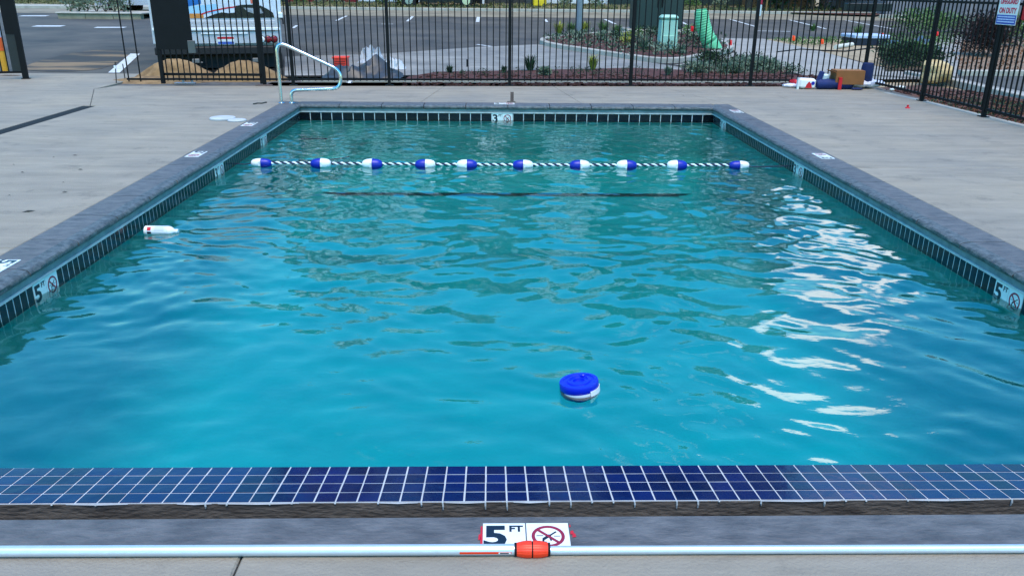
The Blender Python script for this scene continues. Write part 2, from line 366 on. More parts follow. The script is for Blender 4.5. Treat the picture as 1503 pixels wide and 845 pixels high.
# basin: floor and plaster below the tiles
b = MB()
b.add([(XL-.3, YN-.3, DN), (XR+.3, YN-.3, DN), (XR+.3, YF+.3, DF), (XL-.3, YF+.3, DF)], [(0, 1, 2, 3)])
pool = struct('pool_floor', b, PLASTER, label='pale plaster floor of the pool, deeper at the near end')
for nm, lab, a, c in (('pool_wall_left', 'left pool wall with dark waterline tiles', (XL-.3, YN-.5, -2), (XL-.012, YF+.3, ZT)),
                      ('pool_wall_right', 'right pool wall with dark waterline tiles', (XR+.012, YN-.5, -2), (XR+.3, YF+.3, ZT)),
                      ('pool_wall_far', 'far pool wall with dark waterline tiles and a 3 FT marker', (XL-.012, YF+.012, -2), (XR+.012, YF+.3, ZT))):
    m_ = MB(); m_.box(a, (c[0], c[1], -.232)); wl = struct(nm, m_, PLASTER, label=lab)
    m2 = MB(); g_ = .0105
    m2.box((a[0]-(g_ if nm.endswith('right') else 0), a[1]-(g_ if nm.endswith('far') else 0), -.232), (c[0]+(g_ if nm.endswith('left') else 0), c[1], c[2])); obj('grout', m2, GROUT_D, wl)
    m3 = MB()      # mortar band below the coping, a few millimetres behind the tile face, with the pale line over the tiles
    if nm == 'pool_wall_far': m3.box((XL, YF+.004, ZT+.014), (XR, YF+.3, -.058)); m3b = MB().box((XL, YF-.006, ZT), (XR, YF+.2, ZT+.014))
    elif nm == 'pool_wall_left': m3.box((XL-.3, YN-.5, ZT+.014), (XL-.004, YF+.3, -.058)); m3b = MB().box((XL-.2, YN-.5, ZT), (XL+.006, YF+.2, ZT+.014))
    else: m3.box((XR+.004, YN-.5, ZT+.014), (XR+.3, YF+.3, -.058)); m3b = MB().box((XR-.006, YN-.5, ZT), (XR+.2, YF+.2, ZT+.014))
    obj('mortar_band', m3, BAND, wl); obj('grout_line', m3b, GROUT_D, wl)
    if nm == 'pool_wall_left': WL = wl
    elif nm == 'pool_wall_right': WR = wl
    else: WF = wl
P6 = .1524
def tile_mesh(nm, w_, h_, th, m):
    t = MB(); e = .0015
    vs = [(-w_/2, 0, -h_/2), (w_/2, 0, -h_/2), (w_/2, 0, h_/2), (-w_/2, 0, h_/2), (-w_/2+e, -th, -h_/2+e), (w_/2-e, -th, -h_/2+e), (w_/2-e, -th, h_/2-e), (-w_/2+e, -th, h_/2-e)]
    t.add(vs, [(4, 5, 6, 7), (0, 1, 5, 4), (1, 2, 6, 5), (2, 3, 7, 6), (3, 0, 4, 7)])
    return mesh_of(nm, t, m)
P3 = .0705; HT = .118
TS = tile_mesh('waterline_tile', P3-.007, HT-.004, .012, TILE_D)
TM = tile_mesh('waterline_tile', P6-.009, HT-.004, .012, TILE_D)
# markers set in the tile bands: (wall, centre along wall, text)
MK = {'L': [(4.73, '5'), (8.12, '3'), (9.87, '')], 'R': [(4.55, '5'), (8.28, '3'), (11.3, '')], 'F': [(.19, '3')]}
zc = ZT-P6/2
def no_diving(mbr, mbk, F4, R, slash=1):
    """ring, slash and a small diving figure in the local frame F4"""
    n = 28; vs = []
    for rr, zz in ((R, 0), (R*.8, 0), (R*.8, .0012), (R, .0012)):
        for k in range(n): vs.append(F4 @ Vector((rr*math.cos(6.2832*k/n), rr*math.sin(6.2832*k/n), zz)))
    mbr.add(vs, [(i*n+k, i*n+(k+1) % n, ((i+1) % 4)*n+(k+1) % n, ((i+1) % 4)*n+k) for i in range(4) for k in range(n)])
    def bar(mb, a, b_, w_, z=.0012):
        a = Vector(a); b_ = Vector(b_); d = (b_-a).normalized(); q = Vector((-d.y, d.x, 0))*w_/2; u = Vector((0, 0, z))
        p = [a-q, b_-q, b_+q, a+q]; mb.add([F4 @ x for x in p]+[F4 @ (x+u) for x in p], [(3, 2, 1, 0), (4, 5, 6, 7), (0, 1, 5, 4), (1, 2, 6, 5), (2, 3, 7, 6), (3, 0, 4, 7)])
    bar(mbr, (-R*.62, R*.62, 0), (R*.62, -R*.62, 0), R*.17, .0016)
    bar(mbk, (-R*.30, -R*.28, 0), (R*.12, R*.10, 0), R*.2); bar(mbk, (R*.12, R*.08, 0), (R*.5, R*.42, 0), R*.1)
    bar(mbk, (-R*.3, -R*.28, 0), (-R*.32, -R*.52, 0), R*.12); bar(mbk, (R*.05, R*.0, 0), (R*.16, -R*.42, 0), R*.09)
    bar(mbk, (-R*.45, -R*.55, 0), (-R*.12, -R*.55, 0), R*.08)
    bar(mbk, (-R*.7, R*.05, 0), (-R*.3, R*.05, 0), R*.04); bar(mbk, (R*.35, 0, 0), (R*.72, 0, 0), R*.04)
def marker(parent, O, ax, ay, s, num, label, gap=.004, sym=True, ft='FT', two=True, face=.0):
    """two ceramic tiles side by side in the plane of ax, ay centred on O: depth and no-diving sign"""
    F4 = frame(O, ax, ay)
    root = None
    for k in (-1, 1) if two else (0,):
        mb = MB(); cx_ = k*s/2
        h = s/2-gap/2; mb.add([F4 @ Vector(p) for p in ((cx_-h, -h, -.008), (cx_+h, -h, -.008), (cx_+h, h, -.008), (cx_-h, h, -.008), (cx_-h, -h, 0), (cx_+h, -h, 0), (cx_+h, h, 0), (cx_-h, h, 0))],
                    ((4, 5, 6, 7), (0, 1, 5, 4), (1, 2, 6, 5), (2, 3, 7, 6), (3, 0, 4, 7)))
        t = obj('marker_tile', mb, WHITE_T, parent)
        t['label'] = label if k <= 0 else 'white tile with a red no diving sign beside the depth number'
        if k <= 0:
            if num:
                D = Matrix.Translation((cx_-s*.2 if two else cx_, -s*.02, 0))
                d = text_mb(num, s*1.0, F4 @ D @ Matrix.Diagonal((1.15, 1, 1, 1)), bold=s*.035, depth=.0006); obj('digit', d, INK, t)
                if ft:
                    d = text_mb(ft, s*.3, F4 @ Matrix.Translation((cx_+s*.27, s*.27, 0)), bold=s*.012, depth=.0006); obj('lettering', d, INK, t)
        elif sym:
            a_, b_ = MB(), MB(); no_diving(a_, b_, F4 @ Matrix.Translation((cx_, 0, 0)), s*.38)
            obj('ring', a_, RED_I, t); obj('figure', b_, INK, t)
def fits(side, c): return all(abs(c-mk[0]) > P6*1.5 for mk in MK[side])
for side, wall, face, rot in (('L', WL, XL, math.pi/2), ('R', WR, XR, -math.pi/2)):
    ms = [m_[0] for m_ in MK[side]]
    k = 0
    y = YF-P3
    # keep the grid; the markers replace the two tiles they fall on
    cent = []
    while y > YN-.2: cent.append(y); y -= P3*2
    drop = set()
    for mi_, (mc, num) in enumerate(MK[side]):
        i = min(range(len(cent)-1), key=lambda q: abs((cent[q]+cent[q+1])/2-mc)); drop |= {i, i+1}
        O = Vector((face+(.001 if side == 'L' else -.001), (cent[i]+cent[i+1])/2, zc)); ax = (0, 1, 0) if side == 'L' else (0, -1, 0)
        lab = 'white depth marker tile in the waterline band'+(' reading '+num+' FT' if num else ', farthest one')
        O.z = ZT-P3; marker(wall, O, ax, (0, 0, 1), P3*2, num if num else '3', lab)
    for i, y in enumerate(cent):
        if i in drop: continue
        for yy_ in (y-P3/2, y+P3/2): inst('tile', TS, (face-(.012 if side == 'L' else -.012), yy_, ZT-HT/2), wall, (0, 0, rot))
n6 = int((XR-XL)/P6)+1; cent = [XL+P6*(i+.5)-.01 for i in range(n6)]
i = min(range(n6-1), key=lambda q: abs((cent[q]+cent[q+1])/2-.19))
marker(WF, Vector(((cent[i]+cent[i+1])/2, YF-.001, ZT-.0725)), (1, 0, 0), (0, 0, 1), .145, '3', 'white depth marker tile reading 3 FT in the waterline band')
for k, x in enumerate(cent):
    if k in (i, i+1) or x > XR-.05: continue
    inst('tile', TM, (x, YF+.012, ZT-HT/2), WF)
cv_ = MB(); RC = .55; y0c, y1c = YN-.05, YF+.05
for sx, X0 in ((1, XL-.02), (-1, XR+.02)):
    k = len(cv_.v); n = 9; vs = []
    for yv, dpt in ((y0c, DN), (y1c, DF)):
        for i_ in range(n): a = math.radians(90*i_/(n-1)); vs.append((X0+sx*(RC-RC*math.cos(a)), yv, dpt+RC-RC*math.sin(a)))
    cv_.add(vs, [(i_, i_+1, n+i_+1, n+i_) if sx > 0 else (n+i_, n+i_+1, i_+1, i_) for i_ in range(n-1)])
for sx, X0, dpt in ((-1, YF+.02, DF), (1, YN+.0, DN)):
    vs = []; n = 9
    for xv in (XL-.05, XR+.05):
        for i_ in range(n): a = math.radians(90*i_/(n-1)); vs.append((xv, X0+sx*(RC-RC*math.cos(a)), dpt+RC-RC*math.sin(a)))
    cv_.add(vs, [(i_, i_+1, n+i_+1, n+i_) for i_ in range(n-1)])
obj('cove', cv_, PLASTER, pool, True)
# underwater steps in the far left corner
stp = MB()
for k in range(2):
    r = .35-.3*k; zt_ = -.75+.25*k; poly = [(XL-.02, YF+.02)]+[(XL-.02+(r+.35)*math.sin(a), YF+.02-r*math.cos(a)) for a in [math.radians(d) for d in range(0, 91, 9)]]
    stp.prism(poly, -1.4, zt_)
st_o = struct('pool_steps', stp, PLASTER, label='two curved underwater steps in the far left pool corner')
for k in range(2):
    r = .35-.3*k; zt_ = -.75+.25*k; e = MB()
    e.tube([(XL-.02+(r+.33)*math.sin(a), YF+.02-(r-.02)*math.cos(a), zt_+.004) for a in [math.radians(d) for d in range(0, 91, 6)]], .010, 6)
    obj('step_edge', e, TILE_B, st_o)
# ---- coping
root = struct('pool_coping', MB().box((OXL+.01, YC1+.6, -.075), (XL-.02, OYF-.01, -.058)).box((XR+.02, YC1+.6, -.075), (OXR-.01, OYF-.01, -.058)).box((XL-.02, YF+.02, -.075), (XR+.02, OYF-.01, -.058)), BAND, label='mortar bed under the blue grey stone coping round the pool')
def coping_stone(a, b_, inner, outer, axis, side):
    """stone with a rounded, chiselled front towards the water; runs from a to b_ along axis"""
    pr = [(outer, 0, 0), (outer, -.055, 0)]       # (across, z, mat)
    s_ = 1 if inner > outer else -1; R = .027
    prof = [(outer, -.056), (outer, -.003), (outer+s_*.003, 0)]
    prof += [(inner-s_*.085, 0.0), (inner-s_*.055, -.002), (inner-s_*.03, -.006)]
    for k in range(1, 7):
        th = math.pi/2-math.pi*k/6; prof.append((inner-s_*R+s_*R*math.cos(th), -.0315+R*.93*math.sin(th)))
    n = len(prof); mb = MB(); nseg = max(2, int(abs(b_-a)/.05)); vs = []; gap = .010
    for j in range(nseg+1):
        t_ = a+gap/2+(b_-a-gap)*j/nseg
        for i_, (q, z) in enumerate(prof):
            jx = random.uniform(-.0035, .0035) if 4 <= i_ <= n-2 else 0; jz = random.uniform(-.0025, .001) if 4 <= i_ <= n-2 else 0
            vs.append((q+jx, t_, z+jz) if axis == 'y' else (t_, q+jx, z+jz))
    fs = []; mi = []
    for j in range(nseg):
        for i_ in range(n-1): fs.append((j*n+i_, j*n+i_+1, (j+1)*n+i_+1, (j+1)*n+i_)); mi.append(1 if i_ >= 3 else 0)
        fs.append((j*n+n-1, j*n, (j+1)*n, (j+1)*n+n-1)); mi.append(1)
    fs += [tuple(range(n)), tuple(range(nseg*n+n-1, nseg*n-1, -1))]; mi += [0, 0]
    mb.v = vs; mb.f = fs; mb.m = mi
    bm = bmesh.new(); me = mesh_of('coping_stone', mb, [COPE, COPE_EDGE]); bm.from_mesh(me); bmesh.ops.recalc_face_normals(bm, faces=bm.faces); bm.to_mesh(me); bm.free()
    me.polygons.foreach_set('use_smooth', [True]*len(me.polygons)); me.set_sharp_from_angle(angle=math.radians(35))
    o = bpy.data.objects.new('coping_stone', me); COL.objects.link(o); o.parent = root; return o
IN = .02
y = OYF-.006
segs = []
yy = YF-IN
while yy > YC0+.05:
    nx = max(yy-.60, YC1); segs.append((nx, yy)); yy = nx
    if nx <= YC1+.01: break
for a, b_ in segs:
    coping_stone(a, b_, XL+IN, OXL, 'y', 'L'); coping_stone(a, b_, XR-IN, OXR, 'y', 'R')
coping_stone(YF-IN+.004, OYF, XL+IN-.06, OXL, 'y', 'L'); coping_stone(YF-IN+.004, OYF, XR-IN+.06, OXR, 'y', 'R')
x = XL+IN-.06+.002; nback = 10; L_ = (XR-IN+.06-x)/nback
for k in range(nback): coping_stone(x+k*L_, x+(k+1)*L_, YF-IN, OYF, 'x', 'F')
x = OXL
for a, b_ in ((-4.6, -2.3), (-2.3, 2.55), (2.55, 4.9)):   # near coping, long flat pieces
    mb = MB(); mb.bbox((a+.002, YC0, -.06), (b_-.002, YC1, 0), .004); obj('coping_stone', mb, COPE, root)
# markers on top of the coping
def top_marker(x, y, num, ax, lab, s=.15, two=True, z=.003, **k): marker(root, Vector((x, y, z)), ax, Vector((0, 0, 1)).cross(Vector(ax)), s, num, lab, two=two, **k)
top_marker(-2.93, 4.62, '5', (0, -1, 0), 'white depth marker tile on the left coping nearest the camera', s=.14)
top_marker(-2.94, 8.1, '3', (0, -1, 0), 'white depth marker tile on the middle of the left coping', s=.14)
top_marker(-2.94, 9.98, '3', (0, -1, 0), 'white depth marker tile far along the left coping', s=.14)
top_marker(3.37, 8.17, '3', (0, 1, 0), 'white depth marker tile on the right coping', s=.14)
top_marker(3.38, 11.35, '3', (0, 1, 0), 'white depth marker tile at the far end of the right coping', s=.14)
top_marker(.17, 12.0, '3', (1, 0, 0), 'white depth marker tile on the far coping', s=.15)
# the near 5 FT marker
top_marker(.105, 2.075, '5', (1, 0, 0), 'white tile reading 5 FT with chipped edges on the near coping', s=.135, ft='FT')
rs = MB()
for x0, y0, y1, w_ in ((-.036, 2.02, 2.13, .008), (-.042, 2.06, 2.09, .008), (.242, 2.085, 2.105, .012), (.247, 2.07, 2.09, .012), (.241, 2.12, 2.135, .005)):
    rs.add([(x0, y0, .0022), (x0+w_, y0+.003, .0022), (x0+w_*.8, y1, .0022), (x0+.001, y1-.004, .0022)], [(0, 1, 2, 3)])
o = obj('red_sealant', rs, REDM, root); o['label'] = 'smears of red sealant beside the 5 FT tile'
# ---- near overflow ledge with blue tiles
ya, za, yb, zb = 2.489, -.160, 2.792, -.207
d_ = Vector((0, yb-ya, zb-za)); LL = d_.length; d_.normalize(); nrm_ = Vector((0, -d_.z, d_.y))
lg = MB(); lo = 0.006
prof = [(ya, -.5), (ya, za-.004), (yb+.01, zb-.0055-.004), (yb+.02, zb-.2), (yb+.012, -1.9), (ya, -1.9)]
lg.add([(XL-.3, p[0], p[1]) for p in prof]+[(XR+.3, p[0], p[1]) for p in prof], [tuple(range(5, -1, -1)), tuple(range(6, 12))]+[(i, (i+1) % 6, 6+(i+1) % 6, 6+i) for i in range(6)])
ledge = struct('overflow_ledge', lg, FACE, label='dark concrete overflow ledge at the near end, topped with blue tiles')
gb = MB(); o0 = Vector((0, ya+.003, za)); p_ = [o0-nrm_*.006, o0+d_*(LL)-nrm_*.006, o0+d_*LL-nrm_*.0012, o0-nrm_*.0012]
gb.add([(XL, q.y, q.z) for q in p_]+[(XR, q.y, q.z) for q in p_], [(3, 2, 1, 0), (4, 5, 6, 7), (0, 1, 5, 4), (1, 2, 6, 5), (2, 3, 7, 6), (3, 0, 4, 7)]); obj('grout_bed', gb, GROUT, ledge)
TW = .0772; tw = TW-.0042; th_ = LL/4-.0052
t = MB(); e = .0012
t.add([(-tw/2, -th_/2, -.003), (tw/2, -th_/2, -.003), (tw/2, th_/2, -.003), (-tw/2, th_/2, -.003), (-tw/2+e, -th_/2+e, .0008), (tw/2-e, -th_/2+e, .0008), (tw/2-e, th_/2-e, .0008), (-tw/2+e, th_/2-e, .0008)], [(4, 5, 6, 7), (0, 1, 5, 4), (1, 2, 6, 5), (2, 3, 7, 6), (3, 0, 4, 7)])
LM = mesh_of('ledge_tile', t, TILE_B); ang = math.atan2(d_.z, d_.y)
x00 = on_z(713, 712, -.19).x; cols = [x00+TW*(k+.5) for k in range(-40, 42) if XL+.03 < x00+TW*(k+.5) < XR-.03]
cols.sort(key=lambda x: abs(x-.1)); rest = MB()
for ci, x in enumerate(cols):
    for r in range(4):
        c = o0+d_*(LL/4*(r+.5)); jz = random.uniform(-.0004, .0004)
        if ci < 75: inst('tile', LM, (x+random.uniform(-.0006, .0006), c.y, c.z+jz), ledge, (ang+random.uniform(-.006, .006), random.uniform(-.004, .004), random.uniform(-.006, .006)))
        else: rest.add([(x+v.co.x, c.y+v.co.y*math.cos(ang), c.z+v.co.y*math.sin(ang)+v.co.z) for v in LM.vertices], [tuple(p.vertices) for p in LM.polygons])
if rest.v: tag(obj('tile', rest, TILE_B, ledge), kind='stuff')
for k, x in enumerate(sorted(cols)):
    q = random.random()
    if q < .55:
        mb = MB(); L1 = random.choice((.006, .01, .022, .03))*random.uniform(.7, 1.2); xx = x+TW/2
        mb.tube([(xx, ya-.002, za-.001), (xx+random.uniform(-.002, .002), ya-.004, za-L1*.5), (xx+random.uniform(-.003, .003), ya-.003, za-L1)], [.0032, .0036, .002], 6); obj('grout_drip', mb, GROUT_D, ledge)
lip = MB()
xx = -1.9
while xx < 2.4:
    L1 = random.uniform(.04, .3)
    if random.random() < .6: lip.tube([(xx, ya-.001, za-.003), (xx+L1*.5, ya-.0025, za-.004), (xx+L1, ya-.001, za-.003)], [.001, .0028, .001], 5)
    xx += L1+random.uniform(.01, .12)
obj('grout_lip', lip, GROUT, ledge)
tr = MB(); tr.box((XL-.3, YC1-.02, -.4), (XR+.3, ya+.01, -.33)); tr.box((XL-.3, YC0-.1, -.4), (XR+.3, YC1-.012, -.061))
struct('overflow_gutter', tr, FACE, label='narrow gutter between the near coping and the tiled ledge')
# ---- water
def water():
    dx = .021; nx = int((XR-XL+.04)/dx)+1; y0, y1 = YN-.07, YF+.04; ny = int((y1-y0)/dx)+1
    X = np.linspace(XL-.02, XR+.02, nx); Y = np.linspace(y0, y1, ny); XX, YY = np.meshgrid(X, Y)
    Z = np.zeros_like(XX)
    def vnoise(sx, sy, seed):
        r = np.random.default_rng(seed); gx = int((XR-XL)/sx)+4; gy = int((y1-y0)/sy)+4; A = r.random((gy, gx)); u = (XX-X[0])/sx+.5; v = (YY-y0)/sy+.5
        i = u.astype(int); j = v.astype(int); fu = u-i; fv = v-j; fu = fu*fu*(3-2*fu); fv = fv*fv*(3-2*fv)
        return (A[j, i]*(1-fu)+A[j, i+1]*fu)*(1-fv)+(A[j+1, i]*(1-fu)+A[j+1, i+1]*fu)*fv
    # warp so that the crests are not straight
    WX = XX+.30*(vnoise(.9, .9, 1)-.5)+.10*(vnoise(.35, .35, 2)-.5); WY = YY+.34*(vnoise(1.1, 1.0, 3)-.5)+.10*(vnoise(.4, .33, 4)-.5)
    r = np.random.default_rng(11)
    far = np.clip((YY-7.3)/1.6, 0, 1)
    A1 = (.45+.9*vnoise(1.5, 1.2, 6)); A2 = (.5+1.1*vnoise(.8, .7, 7))
    amp_big = (1-.55*far)*A1; near = np.clip((YY-2.9)/1.4, .7, 1)
    for k in range(16):          # long waves
        lam = r.uniform(.34, .95); th = r.normal(math.radians(68), math.radians(26)); kk = 2*math.pi/lam; s = r.uniform(.6, 1)*.0125/math.sqrt(8)
        Z += amp_big*near*s/kk*np.sin(kk*(math.cos(th)*WX+math.sin(th)*WY)+r.uniform(0, 6.28))*4.3
    for k in range(20):          # middle waves
        lam = r.uniform(.12, .34); th = r.normal(math.radians(75), math.radians(40)); kk = 2*math.pi/lam; s = r.uniform(.5, 1)*.015/math.sqrt(10)
        Z += A2*near*s/kk*np.sin(kk*(math.cos(th)*WX+math.sin(th)*WY)+r.uniform(0, 6.28))*4.8
    for k in range(14):          # short ripples, most at the far end
        lam = r.uniform(.07, .15); th = r.uniform(0, 6.28); kk = 2*math.pi/lam; s = .010/math.sqrt(7)
        Z += (.42+.6*far)*s/kk*np.sin(kk*(math.cos(th)*WX+math.sin(th)*WY)+r.uniform(0, 6.28))
    Z += ZW
    v = np.stack([XX.ravel(), YY.ravel(), Z.ravel()], 1); idx = np.arange(nx*ny).reshape(ny, nx)
    q = np.stack([idx[:-1, :-1], idx[:-1, 1:], idx[1:, 1:], idx[1:, :-1]], -1).reshape(-1, 4)
    # closed below: skirt down into the walls and floor
    bi = np.concatenate([idx[0, :-1], idx[:-1, -1], idx[-1, ::-1][:-1], idx[::-1, 0][:-1]]); nb = len(bi)
    low = v[bi].copy(); low[:, 2] = -1.95; v = np.concatenate([v, low]); li = np.arange(nb)+nx*ny
    faces = [tuple(f) for f in q]+[(int(bi[k]), int(li[k]), int(li[(k+1) % nb]), int(bi[(k+1) % nb])) for k in range(nb)]+[tuple(int(z) for z in li[::-1])]
    me = bpy.data.meshes.new('water'); me.from_pydata(v.tolist(), [], [tuple(int(a) for a in f) for f in faces]); me.update(); me.materials.append(WATER)
    sm = [True]*len(q)+[False]*(len(faces)-len(q)); me.polygons.foreach_set('use_smooth', sm)
    o = bpy.data.objects.new('pool_water', me); COL.objects.link(o); tag(o, 'clear turquoise pool water with small ripples', kind='structure')
water()
# ================================================================ DECK
def slab(root_, poly, z=0.0, m=None, label=None):
    c = Vector((sum(p[0] for p in poly)/len(poly), sum(p[1] for p in poly)/len(poly))); e = .006
    area = sum(poly[i][0]*poly[(i+1) % len(poly)][1]-poly[(i+1) % len(poly)][0]*poly[i][1] for i in range(len(poly)))
    if area < 0: poly = poly[::-1]
    n = len(poly); ins = []
    for i in range(n):
        p0, p1, p2 = Vector(poly[i-1]), Vector(poly[i]), Vector(poly[(i+1) % n]); d1 = (p1-p0).normalized(); d2 = (p2-p1).normalized()
        n1 = Vector((-d1.y, d1.x)); n2 = Vector((-d2.y, d2.x)); bb = (n1+n2); bb = bb/max(.3, bb.dot(n1)); ins.append((p1, bb))
    mb = MB(); rings = [(.003, -.12), (.003, -.006), (.003+e, 0)]
    for off, zz in rings: mb.add([(p.x+b_.x*off, p.y+b_.y*off, z+zz) for p, b_ in ins], [])
    mb.f = [(j*n+i, j*n+(i+1) % n, (j+1)*n+(i+1) % n, (j+1)*n+i) for j in range(2) for i in range(n)]+[tuple(2*n+i for i in range(n))]; mb.m = [0]*len(mb.f)
    o = obj('slab', mb, m or DECK, root_); return o
base = MB(); base.box((-14, -5, -.2), (OXL-.005, 15.2, -.03)); base.box((OXR+.005, -5, -.2), (6.9, 15.0, -.03)); base.box((OXL-.005, OYF+.005, -.2), (OXR+.005, 15.0, -.03)); base.box((OXL-.005, -5, -.2), (OXR+.005, YC0-.005, -.065))
deck = struct('pool_deck', base, FACE, label='pale broom finished concrete deck round the pool')
def fy(x): return 14.27+.052*x       # fence line at the far side
DE = lambda x: fy(x)-.06             # deck edge
# left part, split by the drain and control joints
slab(deck, [(-14, -5), (-5.64, -5), (-5.64, 5.2), (-14, 5.2)]); slab(deck, [(-14, 5.2), (-5.64, 5.2), (-5.64, 11.52), (-14, 11.52)])
slab(deck, [(-5.46, -5), (OXL, -5), (OXL, YC0-.0), (-5.46, YC0-.0)]); slab(deck, [(-5.46, YC0), (OXL, YC0), (OXL, 5.0), (-5.46, 5.0)])
slab(deck, [(-5.46, 5.0), (OXL, 5.0), (OXL, 11.52), (-5.46, 11.52)])
slab(deck, [(-14, 11.52), (-5.55, 11.52), (-6.35, 13.4), (-6.35, 15.85), (-14, 15.6)])
slab(deck, [(-5.55, 11.52), (OXL, 11.52), (OXL, 12.1), (OXL, DE(-3)), (-6.2, DE(-6.2)), (-6.35, 13.4)])
# far side
slab(deck, [(OXL, OYF), (-1.05, OYF), (-.82, DE(-.8)), (OXL, DE(-3))]); slab(deck, [(-1.05, OYF), (1.3, OYF), (1.05, DE(1.0)), (-.82, DE(-.8))])
slab(deck, [(1.3, OYF), (OXR, OYF), (2.9, DE(2.9)), (1.05, DE(1.0))])
slab(deck, [(OXR, OYF), (6.75, OYF+.25), (6.6, DE(6.6)), (2.9, DE(2.9))])
# right side, its outer edge follows the curb
slab(deck, [(OXR, 7.6), (6.72, 7.7), (6.75, OYF+.25), (OXR, OYF)])
slab(deck, [(OXR, YC0), (6.9, YC0), (6.72, 7.7), (OXR, 7.6)]); slab(deck, [(OXR, -5), (6.9, -5), (6.9, YC0), (OXR, YC0)])
# near
slab(deck, [(OXL, -5), (-.74, -5), (-.74, YC0), (OXL, YC0)]); slab(deck, [(-.74, -5), (2.4, -5), (2.4, YC0), (-.74, YC0)]); slab(deck, [(2.4, -5), (OXR, -5), (OXR, YC0), (2.4, YC0)])
# slot drain
dr = MB(); dr.box((-5.64, 2.2, -.04), (-5.46, 11.5, -.02))
drn = tag(obj('slot_drain', dr, simple('drain_dark', 20, 20, 22, .95, var=.4, scale=30, bump=1)), 'long black filled drain slot in the deck left of the pool', 'drain')
gm = simple('drain_grate', 34, 34, 36, .8, var=.3, scale=40)
bar_ = mesh_of('bar', MB().box((-.085, -.012, -.004), (.085, .012, .004)), gm)
for k in range(170): inst('bar', bar_, (-5.55, 3.0+k*.05, -.006), drn)
# ================================================================ THINGS ON THE NEAR DECK
zp = .0165
pa, pb = on_z(0, 808.5, zp), on_z(1503, 803, zp); pd = (pb-pa).normalized()
lk_ = on_z(781, 803, zp); jx = pa+pd*((lk_-pa).dot(pd))
pole = thing('telescopic_pole', 'long silver telescopic pool pole with an orange lock lying along the near coping', 'pole', jx)
obj('outer_tube', MB().tube([jx-pd*2.2, jx-pd*.03], .0165, 24), ALU, pole, True)
jx2 = jx+Vector((0, 0, -.0035)); obj('inner_tube', MB().tube([jx2-pd*.02, jx2+pd*2.3], .013, 24), ALU, pole, True)
side_rot = pd.to_track_quat('Z', 'Y').to_matrix()
def ribbed(z0, z1, prof_r, n=60):
    mb = MB(); vs = []; rs_ = 9
    for i_ in range(rs_):
        u = i_/(rs_-1); z = z0+(z1-z0)*u; r0 = prof_r(u)
        for k in range(n):
            rr = r0*(1-.022*(k % 4 == 0)); th = 6.2832*k/n; vs.append(side_rot @ Vector((rr*math.cos(th), rr*math.sin(th), z))+jx)
    fs = [(i_*n+k, i_*n+(k+1) % n, (i_+1)*n+(k+1) % n, (i_+1)*n+k) for i_ in range(rs_-1) for k in range(n)]+[tuple(range(n-1, -1, -1)), tuple(range((rs_-1)*n, rs_*n))]
    return mb.add(vs, fs)
obj('lock_half', ribbed(-.047, -.002, lambda u: .0195+.006*math.sin(min(1, u*1.3)*1.57)), ORANGE, pole)
obj('lock_half', ribbed(.002, .047, lambda u: .0195+.006*math.sin(min(1, (1-u)*1.3)*1.57)), ORANGE, pole)
obj('end_ring', MB().tube([jx-pd*.053, jx-pd*.046], .0198, 24), BLACK, pole); obj('end_ring', MB().tube([jx+pd*.046, jx+pd*.053], .0198, 24), BLACK, pole)
obj('end_ring', MB().tube([jx-pd*.0025, jx+pd*.0025], .0236, 24), BLACK, pole)
dc = MB()
def decal(mb, s0, s1, a0, a1, r=.0168, mi=0, n=4):      # curved sticker on the tube, angles down from the horizontal facing the camera
    vs = []; side = Vector((0, -1, 0))
    for i_ in range(n+1):
        a = math.radians(a0+(a1-a0)*i_/n); q = side*math.cos(a)*r+Vector((0, 0, 1))*math.sin(a)*r
        vs += [jx+pd*s0+q, jx+pd*s1+q]
    mb.add(vs, [(2*i_, 2*i_+1, 2*i_+3, 2*i_+2) for i_ in range(n)], mi)
decal(dc, -.215, -.062, -12, 14, mi=0); dc2 = MB(); decal(dc2, -.10, -.064, -9, 9, .0170); dc3 = MB(); decal(dc3, -.096, -.070, -7, 5, .0172)
o = obj('label_strip', dc, ORANGE, pole); obj('white_panel', dc2, WHITEP, o); obj('black_print', dc3, INK, o)
# chlorine floater
c0 = Vector((.418, 3.47, ZW-.010)); R_ = .094; tilt = Matrix.Rotation(math.radians(-7), 3, 'Y') @ Matrix.Rotation(math.radians(-4), 3, 'X')
fl = thing('chlorine_floater', 'round blue and white chlorine floater bobbing in the near water', 'pool floater', c0)
obj('lid', MB().lathe([(R_*.96, .012), (R_, .017), (R_, .044), (R_*.965, .052), (R_*.80, .053), (R_*.78, .049), (R_*.62, .049), (R_*.60, .055), (R_*.48, .056), (R_*.46, .050), (R_*.30, .050), (R_*.28, .042), (R_*.02, .042)], c0, 48, rot=tilt), BLUEP, fl, True)
obj('knob', MB().lathe([(.014, 0), (.014, .008), (.011, .011), (.001, .011)], c0+tilt @ Vector((.025, .045, .052)), 16, rot=tilt), BLUEP, fl, True)
obj('body_ring', MB().lathe([(R_*.55, -.03), (R_*.9, -.022), (R_*.985, -.008), (R_*.985, .0115), (R_*.9, .0118)], c0, 48, rot=tilt), WHITEP, fl, True)
obj('basket', MB().lathe([(R_*.46, -.045), (R_*.5, -.04), (R_*.55, -.02), (R_*.5, -.015)], c0, 32, rot=tilt), simple('dark_blue_plastic', 10, 30, 70, .4), fl, True)
tab = MB(); rr = Matrix.Rotation(math.radians(-50), 3, 'Z')
vs = []
for k in range(8):
    a = math.radians(-62+9*k)
    for r_, z_ in ((R_*1.012, -.006), (R_*1.035, -.006), (R_*1.035, .022), (R_*1.012, .022)): vs.append(c0+tilt @ Vector((r_*math.cos(a), r_*math.sin(a), z_)))
